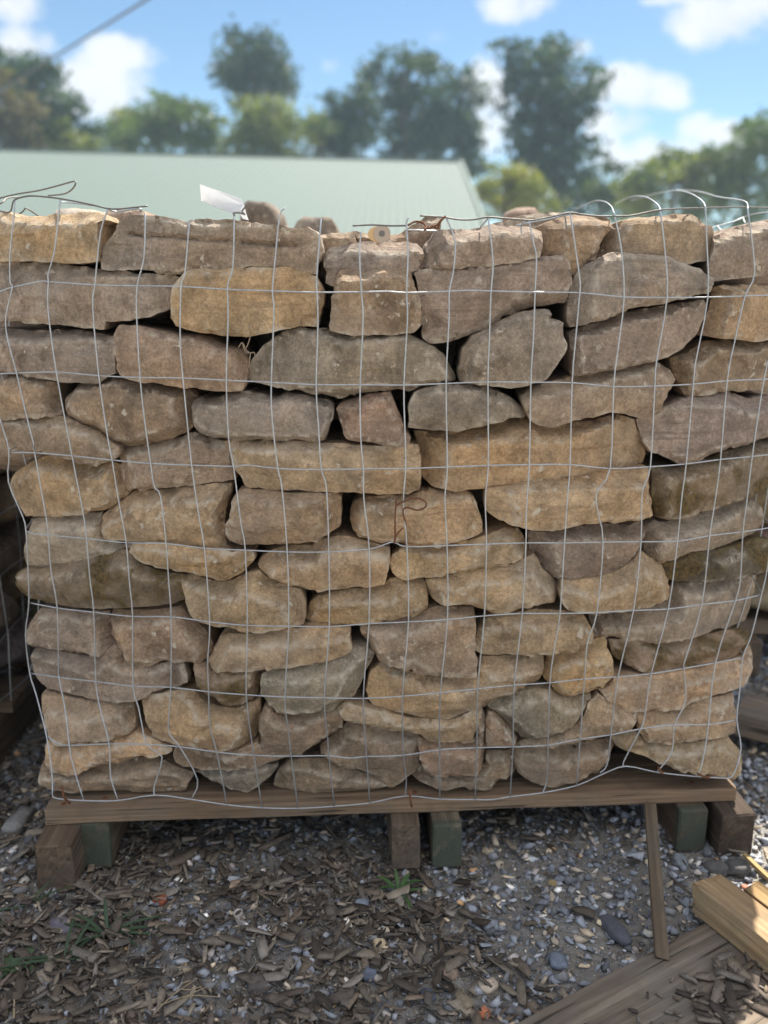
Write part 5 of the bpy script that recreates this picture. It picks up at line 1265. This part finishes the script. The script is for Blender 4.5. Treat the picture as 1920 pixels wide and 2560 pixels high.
# flat board half buried under chips
C0, E1, E2 = at(1787, 2303, z=0.010), at(1301, 2560, z=0.010), at(1925, 2475, z=0.010)
u1 = (E1 - C0).normalized(); u2 = (E2 - C0); u2 = (u2 - u1 * u2.dot(u1)).normalized()
wid = 0.20
o = board('ground_board', C0 + u2 * wid / 2, u1, 0.75, wid, 0.011, (0.25, 0.215, 0.175), MW, seed=54, ragged=0.006, bev=0.002, up=(0, 0, 1))
tag(o, 'flat weathered board half buried under bark chips at the lower right', 'board')
nb_ = 1500
tt = rng.uniform(0.02, 0.62, nb_) ; ss = (0.10 + 0.90 * rng.uniform(0.0, 1.0, nb_) ** 0.7) * wid
pos = np.array(C0)[None] + np.outer(tt, np.array(u1)) + np.outer(ss, np.array(u2))
kp = rng.uniform(0, 1, nb_) < np.clip((ss - 0.035) * 22, 0, 1) * np.clip(0.3 + 2.2 * tt + fbm(np.c_[pos[:, :2] * 9, np.zeros(nb_)], 3, 2) * 0.7, 0, 1)
pos = pos[kp]; n = len(pos)
pos[:, 2] = 0.017 + rng.uniform(0, 0.006, n)
ln = 0.008 + 0.034 * rng.uniform(0, 1, n) ** 2.2
sc = np.stack([ln * .5, np.clip(ln * rng.uniform(.18, .4, n), .002, .012) * .5, rng.uniform(.0015, .0045, n) * .5], 1)
scatter('bark_chips', [chip_shape(i + 40) for i in range(12)], pos, sc, rotations(n, rng, .15), CP[rng.choice(len(CP), n)] * rng.uniform(.8, 1.3, (n, 1)), MCHIP, 'bark chips lying on the flat board', 'bark chips')
# dark lumps of soil beside the right runner
for k, (px, py, s, lab) in enumerate(((1845, 2170, 60, 'dark grey rock beside the outer right runner, edged with sun'), (1790, 2168, 54, 'brown grey rock in front of the green ended right runner'))):
    p = gpt(px, py); w = s * PX(p)
    Q, Fc = rock_shape((w, w * .8, w * .6), 1350 + k, 3, 3.0, 1.3)
    tag(mk('rock', Q + np.array((p.x, p.y, p.z + w * .2)), Fc, MPEB, origin=tuple(p), color=np.tile((.12, .115, .11), (len(Q), 1))), lab, 'stone')

# weeds
def blade(base, az, length, width, lift, droop, seg=7, fold=0.25):
    V, Fc = [], []
    d = Vector((math.cos(az), math.sin(az), 0)); s = Vector((-d.y, d.x, 0))
    for i in range(seg + 1):
        t = i / seg
        c = Vector(base) + d * length * (t * math.cos(lift)) + Vector((0, 0, 1)) * length * (math.sin(lift) * t - droop * t * t)
        w = width * (math.sin(math.pi * min(0.12 + 0.88 * t, 1)) ** 0.7) * 0.5
        V += [c - s * w + Vector((0, 0, w * fold)), c, c + s * w + Vector((0, 0, w * fold))]
    for i in range(seg):
        for k in (0, 1):
            Fc.append((3 * i + k, 3 * i + k + 1, 3 * i + 4 + k, 3 * i + 3 + k))
    return V, Fc
def weed(px, py, blades, label, name, c0, spread=0.004):
    p = gpt(px, py)
    e = empty(name, p, label, 'weed')
    for (az, ln, w, lift, dr) in blades:
        V, Fc = blade(p + Vector((rnd.uniform(-1, 1) * spread, rnd.uniform(-1, 1) * spread, 0.006)), az, ln * (1.0 if ln < 0.03 else 1.3), w * 0.95, lift, dr)
        cc_ = np.tile(np.array(c0) * rnd.uniform(.75, 1.25), (len(V), 1))
        mk('leaf', V, Fc, MGRASS, e, smooth=True, color=cc_)
    return e
GR = (0.075, 0.12, 0.07)
weed(262, 2325, [(R(150), .05, .0055, .5, .35), (R(170), .062, .005, .4, .3), (R(20), .06, .0055, .35, .25), (R(5), .075, .006, .3, .25), (R(-10), .065, .0055, .3, .2), (R(-30), .05, .005, .4, .35), (R(110), .05, .005, .8, .4), (R(215), .05, .005, .4, .3), (R(240), .045, .005, .4, .3), (R(40), .04, .005, .6, .4)], 'tuft of green grass sprawling over bark chips at the lower left', 'grass_tuft', GR)
weed(165, 2405, [(R(75), .07, .004, .5, .3), (R(95), .06, .004, .6, .4), (R(195), .06, .005, .2, .15), (R(185), .045, .006, .2, .15), (R(10), .03, .004, .3, .2)], 'thin straggling grass at the lower left, below the larger tuft', 'grass_tuft', GR)
weed(75, 2255, [(R(25), .05, .004, .35, .2), (R(205), .05, .0035, .2, .15), (R(60), .035, .003, .6, .3)], 'single grass sprig below the outer left runner', 'grass_tuft', (0.075, 0.12, 0.06))
weed(1000, 2212, [(R(100), .03, .006, .9, .3), (R(150), .034, .006, .7, .4), (R(60), .03, .007, .7, .4), (R(15), .034, .007, .5, .35), (R(-5), .03, .006, .3, .2), (R(195), .031, .006, .5, .3), (R(250), .027, .006, .4, .3), (R(285), .034, .006, .3, .25)], 'broad leaved green weed at the foot of the middle runners', 'weed', (0.09, 0.17, 0.06))
lv = []
for k in range(26):
    lv.append((rnd.uniform(0, 6.28), rnd.uniform(.012, .026), rnd.uniform(.008, .013), rnd.uniform(.3, 1.1), .3))
weed(40, 2415, lv, 'small round leaved plant at the left edge of the gravel', 'plant', (0.12, 0.175, 0.095), 0.018)
MDRY = plain('dry_stalk', (0.36, 0.28, 0.18), 0.9)
p = gpt(385, 2552)
e = empty('dry_stalk', p, 'dry branching grass stalk lying on the bark at the bottom left', 'stalk')
for pts in ([(385, 2552), (430, 2510), (495, 2462)], [(400, 2530), (470, 2508), (545, 2498)], [(440, 2503), (455, 2480), (478, 2470)], [(470, 2507), (500, 2490), (520, 2478)], [(455, 2493), (480, 2492), (505, 2480)]):
    V, Fc = tube(catmull([gpt(px, py, 0.012) for px, py in pts], 4), 0.0006, 5)
    mk('stem', V, Fc, MDRY, e, smooth=True)
p = gpt(40, 2545)
e = empty('dry_stalk', p, 'straight dry straw at the bottom left corner', 'stalk')
V, Fc = tube([gpt(36, 2560, .012), gpt(39, 2480, .012)], 0.0011, 5); mk('stem', V, Fc, MDRY, e)

# ------------------------------------------------------------------ neighbouring caged stacks, out of focus at both sides
def neighbour(xin, sgn, y0, y1, label, seed, ztop, rows=7):
    lr = random.Random(seed)
    e = empty('stone_stack', (xin + sgn * 0.5, (y0 + y1) / 2, 0.0), label, 'stone stack')
    zb = 0.105
    hgt = (ztop - zb) / rows
    for r in range(rows):
        y = y0 + lr.uniform(-0.02, 0.02)
        while y < y1 - 0.05:
            ln = min(lr.uniform(0.14, 0.28), y1 - y + 0.03)
            h = hgt * lr.uniform(0.88, 1.1)
            Q, f = rock_shape((0.24, ln * 0.98, h * 1.02), lr.randrange(9999), 3, 5, 1.1)
            p = (xin + sgn * (0.12 + lr.uniform(0, 0.02)), y + ln / 2, zb + (r + 0.5) * hgt + lr.uniform(-.006, .006))
            o = mk('stone', Q + np.array(p), f, MS, e, origin=p, smooth=True)
            o.color = (*[v * lr.uniform(0.85, 1.1) for v in COL[lr.choice('TBBGOP')]], 1)
            y += ln
        x = xin + sgn * 0.26
        while abs(x - xin) < 0.95:
            ln = lr.uniform(0.16, 0.28)
            Q, f = rock_shape((ln, y1 - y0 if False else 0.3, hgt), lr.randrange(9999), 2, 5, 1.1)
            for yy in (y0 + 0.15, (y0 + y1) / 2, y1 - 0.15):
                if yy != y0 + 0.15 and r != rows - 1: continue
                p = (x + sgn * ln / 2, yy, zb + (r + 0.5) * hgt)
                o = mk('stone', Q + np.array(p), f, MS, e, origin=p, smooth=True)
                o.color = (*COL[lr.choice('TBBGOP')], 1)
            x += sgn * ln
    for k in range(6):
        yy = y0 + 0.05 + k * (y1 - y0 - 0.1) / 5
        board('deck_board', (xin - sgn * 0.02, yy, 0.092), (sgn, 0, 0), 1.0, 0.11, 0.022, (0.21, 0.16, 0.12), MW, e, seed=seed + k, seg=4)
    for k in (0.02, 0.5, 0.95):
        board('runner', (xin + sgn * k, y0 - 0.04, 0.04), (0, 1, 0), y1 - y0 + 0.08, 0.05, 0.078, (0.17, 0.135, 0.105), MW, e, seed=seed + 30, seg=4)
    V, Fc = [], []
    def addt(pts):
        v, f = tube(pts, 0.0011, 5); o_ = len(V)
        V.extend(v); Fc.extend([tuple(i + o_ for i in q) for q in f])
    xs_ = xin - sgn * 0.014
    z = 0.12
    while z < ztop + 0.06:
        addt([Vector((xs_ - sgn * 0.006 * math.sin(3 * i + z * 20), y0 - 0.01 + i * (y1 - y0) / 8, z + 0.006 * math.sin(i * 2.1 + z * 9))) for i in range(9)]); z += 0.1016
    mk('horizontal_wires', V, Fc, MWIRE, e)
    V, Fc = [], []
    y = y0
    while y < y1:
        addt([Vector((xs_ + 0.005 * math.sin(y * 40 + zz_ * 7), y + 0.006 * math.sin(zz_ * 9 + y * 30), 0.1 + zz_ * (ztop + 0.03) / 6)) for zz_ in range(7)]); y += 0.1016
    mk('vertical_wires', V, Fc, MWIRE, e)
    return e
neighbour(-0.665, -1, 1.22, 2.30, 'caged pallet of stones blurred at the left edge, beside the main stack', 5, 0.70)
neighbour(0.75, 1, 1.78, 2.75, 'caged pallet of stones blurred at the right edge, beside the main stack', 9, 0.80)
a = at(1846, 1800, z=0.03); b = at(1990, 1838, z=0.03)
tag(board('timber', a + Vector((0, 0, 0.015)), b - a, 0.3, 0.10, 0.045, (0.27, 0.23, 0.19), MW, seed=61), 'grey timber lying on the gravel behind the right corner of the stack', 'timber')

# ------------------------------------------------------------------ green metal-roofed shed
zr = 5.85
A_ = at(0, 376, z=zr); B_ = at(1150, 405, z=zr)
rd = Vector((B_.x - A_.x, B_.y - A_.y, 0)).normalized()
dn = Vector((rd.y, -rd.x, 0))
if dn.y > 0: dn = -dn
Q_ = at(1226, 602, Y=B_.y - 14.0)                        # lower end of the rake, on the eave
run, drop = Vector((Q_.x - B_.x, Q_.y - B_.y)).length, B_.z - Q_.z
dn = Vector((Q_.x - B_.x, Q_.y - B_.y, 0)).normalized()
shed = empty('shed', (B_.x - rd.x * 15, B_.y - rd.y * 15, 0), 'long shed with a pale green ribbed metal roof behind the stack', 'shed')
MROOF = plain('green_roof_metal', (0.112, 0.152, 0.136), 0.75, 0.0, 0.2)
MTRIM = plain('green_trim', (0.15, 0.20, 0.18), 0.75, 0.0, 0.2)
MWALL = plain('shed_wall', (0.52, 0.50, 0.45), 0.8)
Lr = 34.0
# find how far the rake corner must come so that it passes the photographed lower corner
V, Fc = [], []
nrib = 136
step = Lr / nrib
prof = [(0.0, 0.0), (0.05, 0.0), (0.075, 0.035), (0.105, 0.035), (0.13, 0.0)]
cnt = 0
for i in range(nrib):
    for (s, h) in prof:
        o0 = Vector(B_) - rd * (i * step + s)
        for (tt, dd) in ((0, 0), (run, drop)):
            V.append(o0 + dn * tt + Vector((0, 0, -dd + h)))
        cnt += 1
for i in range(cnt - 1):
    Fc.append((2 * i, 2 * i + 2, 2 * i + 3, 2 * i + 1))
mk('roof_front', V, Fc, MROOF, shed)
V2 = [Vector(B_) + Vector((0, 0, -.02)), Vector(B_) - rd * Lr + Vector((0, 0, -.02)), Vector(B_) - rd * Lr - dn * run + Vector((0, 0, -drop)), Vector(B_) - dn * run + Vector((0, 0, -drop))]
mk('roof_rear', V2, [(0, 1, 2, 3)], MROOF, shed)
def slab(name, a, b, wv, hv, m, parent):
    V = [a - wv - hv, a + wv - hv, a + wv + hv, a - wv + hv, b - wv - hv, b + wv - hv, b + wv + hv, b - wv + hv]
    return mk(name, V, [(0, 3, 2, 1), (4, 5, 6, 7), (0, 1, 5, 4), (1, 2, 6, 5), (2, 3, 7, 6), (3, 0, 4, 7)], m, parent)
slab('ridge_cap', Vector(B_) + Vector((0, 0, .05)), Vector(B_) - rd * Lr + Vector((0, 0, .05)), dn * 0.18, Vector((0, 0, .02)), MTRIM, shed)
slab('rake_trim', Vector(B_) + rd * 0.03 + Vector((0, 0, .03)), Vector(B_) + rd * 0.03 + dn * run + Vector((0, 0, -drop + .03)), rd * 0.06, Vector((0, 0, .06)), MTRIM, shed)
bz = zr - drop
w0 = Vector(B_) + dn * (run - 0.5); w1 = w0 - rd * (Lr - 0.5)
mk('front_wall', [Vector((w0.x, w0.y, 0)), Vector((w1.x, w1.y, 0)), Vector((w1.x, w1.y, bz + .1)), Vector((w0.x, w0.y, bz + .1))], [(0, 1, 2, 3)], MWALL, shed)
g0 = Vector(B_) + dn * (run - .5) - rd * .3; g1 = Vector(B_) - dn * (run - .5) - rd * .3; g2 = Vector(B_) - rd * .3
mk('gable_wall', [Vector((g0.x, g0.y, 0)), Vector((g1.x, g1.y, 0)), Vector((g1.x, g1.y, bz + .1)), Vector((g2.x, g2.y, zr - .12)), Vector((g0.x, g0.y, bz + .1))], [(0, 1, 2, 3, 4)], MWALL, shed)

# ------------------------------------------------------------------ trees
def tree(label, Y, col_lo, col_hi, lobes, n, leaf, trunk=None, cat='tree', seed=0, name='tree'):
    lr = np.random.default_rng(4000 + seed)
    base = at(trunk[0][0] if trunk else lobes[0][0], 700, Y=Y)
    e = empty(name, (base.x, Y, 0), label, cat)
    k = Y / CT
    tot = sum(l[2] * l[3] for l in lobes)
    Vs_, Cs_ = [], []
    for li, (px, py, rx, ry) in enumerate(lobes):
        c = np.array(at(px, py, Y=Y + lr.uniform(-1.5, 1.5)))
        ax_ = np.array((rx, (rx + ry) * .5, ry)) * k / F
        m = max(60, int(0.62 * n * rx * ry / tot))
        # leaf clumps inside the lobe
        nc = max(6, m // 48)
        d = lr.normal(size=(nc, 3)); d /= np.linalg.norm(d, axis=1)[:, None]
        cl_ = c + d * ax_ * (lr.uniform(0.12, 1.25, (nc, 1)) ** 0.5)
        shade = lr.uniform(0, 1, nc)
        wch = lr.integers(0, nc, m)
        P = cl_[wch] + lr.normal(size=(m, 3)) * leaf * np.array((1.7, 1.5, 1.0))
        a = lr.normal(size=(m, 3)); a /= np.linalg.norm(a, axis=1)[:, None]
        b = np.cross(a, lr.normal(size=(m, 3))); b /= np.linalg.norm(b, axis=1)[:, None] + 1e-9
        s = leaf * lr.uniform(0.5, 1.1, (m, 1))
        q = np.stack([P - a * s, P + b * s * .55, P + a * s, P - b * s * .55], 1)
        Vs_.append(q.reshape(-1, 3))
        t = np.clip(shade[wch] + lr.normal(0, .2, m), 0, 1)[:, None]
        Cs_.append(np.repeat(np.array(col_lo) * (1 - t) + np.array(col_hi) * t, 4, 0))
    V = np.vstack(Vs_)
    mk('crown', V, np.arange(len(V)).reshape(-1, 4), MLEAF, e, color=np.vstack(Cs_))
    tp = trunk if trunk else [(lobes[0][0], lobes[0][1]), (lobes[0][0], 700)]
    top = at(*tp[0], Y=Y)
    bot = Vector((base.x, Y, -0.1))
    V, Fc = tube(catmull([bot, bot.lerp(top, .5) + Vector((.15, 0, 0)), top], 5), 0.32 * (Y / 60), 8, lambda t: 1 - .75 * t)
    for li, (px, py, rx, ry) in enumerate(lobes):
        c = at(px, py, Y=Y); s_ = bot.lerp(top, rnd.uniform(.55, .95))
        v, f = tube(catmull([s_, s_.lerp(c, .5) + Vector((0, 0, .3)), c], 3), 0.11 * (Y / 60), 5, lambda t: 1 - .8 * t)
        o_ = len(V); V.extend(v); Fc.extend([tuple(i + o_ for i in q) for q in f])
    mk('trunk', V, Fc, MBARK, e)
DK, DH = (0.025, 0.042, 0.034), (0.055, 0.085, 0.055)
YL, YH = (0.10, 0.125, 0.035), (0.20, 0.21, 0.06)
GL, GH = (0.055, 0.085, 0.035), (0.12, 0.155, 0.055)
tree('tall lone tree with a loose dark crown above the shed roof', 64, DK, DH, [(625, 130, 60, 45), (600, 165, 55, 45), (660, 175, 45, 45), (590, 205, 40, 30), (690, 200, 35, 32), (640, 215, 60, 30), (600, 250, 32, 14), (715, 225, 20, 18), (575, 130, 25, 30)], 5200, .26, [(632, 120), (640, 400)], seed=1)
tree('yellowish green rounded tree above the ridge of the shed', 55, YL, YH, [(655, 330, 85, 60), (600, 345, 60, 50), (710, 350, 52, 50), (660, 300, 60, 32)], 6200, .22, seed=2)
tree('mid green tree with a broad crown left of the yellowish one', 57, GL, GH, [(390, 310, 75, 55), (460, 310, 70, 55), (500, 340, 50, 50), (420, 275, 50, 22), (330, 340, 45, 45)], 6200, .22, seed=3)
tree('light green tree with a thin top left of the broad green one', 59, GL, YH, [(320, 300, 40, 45), (295, 340, 38, 45), (345, 280, 22, 22)], 2000, .22, seed=4)
tree('dark spreading tree at the upper left corner', 52, DK, DH, [(40, 175, 85, 35), (70, 210, 65, 35), (10, 160, 50, 30), (100, 185, 40, 22), (150, 285, 65, 40), (90, 290, 70, 60), (190, 330, 60, 45), (230, 345, 35, 30)], 5600, .24, [(70, 190), (80, 400)], seed=5)
tree('reddish brown leaved tree at the left edge', 48, (0.085, 0.068, 0.04), (0.15, 0.115, 0.065), [(20, 270, 55, 70), (50, 320, 60, 60), (0, 340, 50, 50), (5, 215, 25, 35)], 3000, .22, seed=6)
tree('yellow green low tree above the left end of the roof', 50, GL, YH, [(150, 345, 60, 40), (80, 350, 40, 35), (200, 365, 60, 20)], 1800, .2, seed=7)
tree('dense dark tree standing left in the big dark clump', 58, DK, DH, [(870, 300, 55, 85), (850, 350, 70, 60), (880, 245, 35, 40), (820, 320, 40, 50)], 4600, .24, seed=8)
tree('largest broad dark tree in the middle of the clump', 61, DK, DH, [(1010, 190, 75, 55), (970, 230, 60, 60), (1060, 240, 70, 65), (1010, 300, 90, 70), (1100, 310, 55, 75), (960, 330, 80, 60), (1080, 370, 80, 45), (1000, 160, 40, 25)], 9000, .25, [(1010, 180), (1020, 420)], seed=9)
tree('narrow dark tree at the right end of the clump', 63, DK, DH, [(1145, 190, 32, 45), (1165, 240, 35, 50), (1175, 300, 30, 50), (1150, 350, 45, 60), (1180, 400, 35, 40)], 3400, .25, seed=10)
tree('small bright green tree between the yellowish tree and the dark clump', 56, GL, YH, [(800, 310, 22, 45), (785, 350, 25, 35)], 900, .2, seed=11)
tree('tall dark tree rising right of the roof end', 57, DK, DH, [(1400, 160, 58, 60), (1330, 175, 55, 62), (1280, 150, 30, 40), (1440, 240, 55, 70), (1360, 260, 70, 60), (1290, 240, 45, 55), (1330, 330, 65, 60), (1440, 330, 60, 65), (1390, 400, 70, 60), (1400, 470, 60, 60), (1340, 420, 50, 40), (1470, 190, 25, 40), (1500, 200, 20, 30)], 11500, .25, [(1385, 130), (1395, 600)], seed=12)
tree('mustard yellow bushy tree beside the roof end', 40, YL, (0.25, 0.23, 0.055), [(1260, 470, 70, 55), (1310, 490, 60, 50), (1230, 500, 50, 45), (1280, 430, 45, 22), (1350, 510, 40, 40)], 5200, .15, seed=13)
tree('dark green tree low in the gap right of the tall tree', 52, DK, GH, [(1500, 470, 60, 50), (1450, 500, 60, 50), (1560, 490, 60, 45), (1510, 520, 90, 40)], 4200, .2, seed=14)
tree('leafy light green tree in front of the right hand tree line', 48, GL, YH, [(1680, 430, 75, 55), (1630, 470, 70, 45), (1740, 450, 60, 60), (1650, 510, 100, 40), (1590, 455, 30, 30)], 6200, .2, seed=15)
tree('large green tree at the right edge', 50, GL, GH, [(1860, 370, 70, 65), (1900, 320, 50, 45), (1820, 420, 70, 60), (1890, 450, 70, 70), (1780, 470, 60, 50), (1920, 400, 60, 80), (1840, 520, 90, 50)], 9000, .2, seed=16)
# power line
a, b = at(95, 168, Y=14.0), at(378, -8, Y=9.0)
d = b - a
pts = [a - d * 2.5 + Vector((0, 0, .4)), a - d, a, a.lerp(b, .5), b, b + d, b + d * 2.5 + Vector((0, 0, .4))]
V, Fc = tube(catmull(pts, 4), 0.013, 8)
MCAB = plain('cable_sheath', (0.09, 0.10, 0.115), 0.6)
tag(mk('power_line', V, Fc, MCAB, smooth=True), 'grey overhead cable crossing the upper left corner of the sky', 'cable')

# ------------------------------------------------------------------ added volume imitating lens glare over the far trees: haze
V = [(x, y, z) for z in (-1.1, 26.0) for (x, y) in ((-270, -270), (270, -270), (270, 270), (-270, 270))]
MH = bpy.data.materials.new('glare_haze')
MH.use_nodes = True
ht = MH.node_tree
for n in list(ht.nodes): ht.nodes.remove(n)
pv = N(ht, 'ShaderNodeVolumePrincipled')
pv.inputs['Color'].default_value = (0.62, 0.83, 1.0, 1)
pv.inputs['Density'].default_value = 0.0012
ho = N(ht, 'ShaderNodeOutputMaterial')
L(ht, pv.outputs[0], ho.inputs['Volume'])
tag(mk('glare_veil', V, [(0, 3, 2, 1), (4, 5, 6, 7), (0, 1, 5, 4), (1, 2, 6, 5), (2, 3, 7, 6), (3, 0, 4, 7)], MH), kind='stuff')
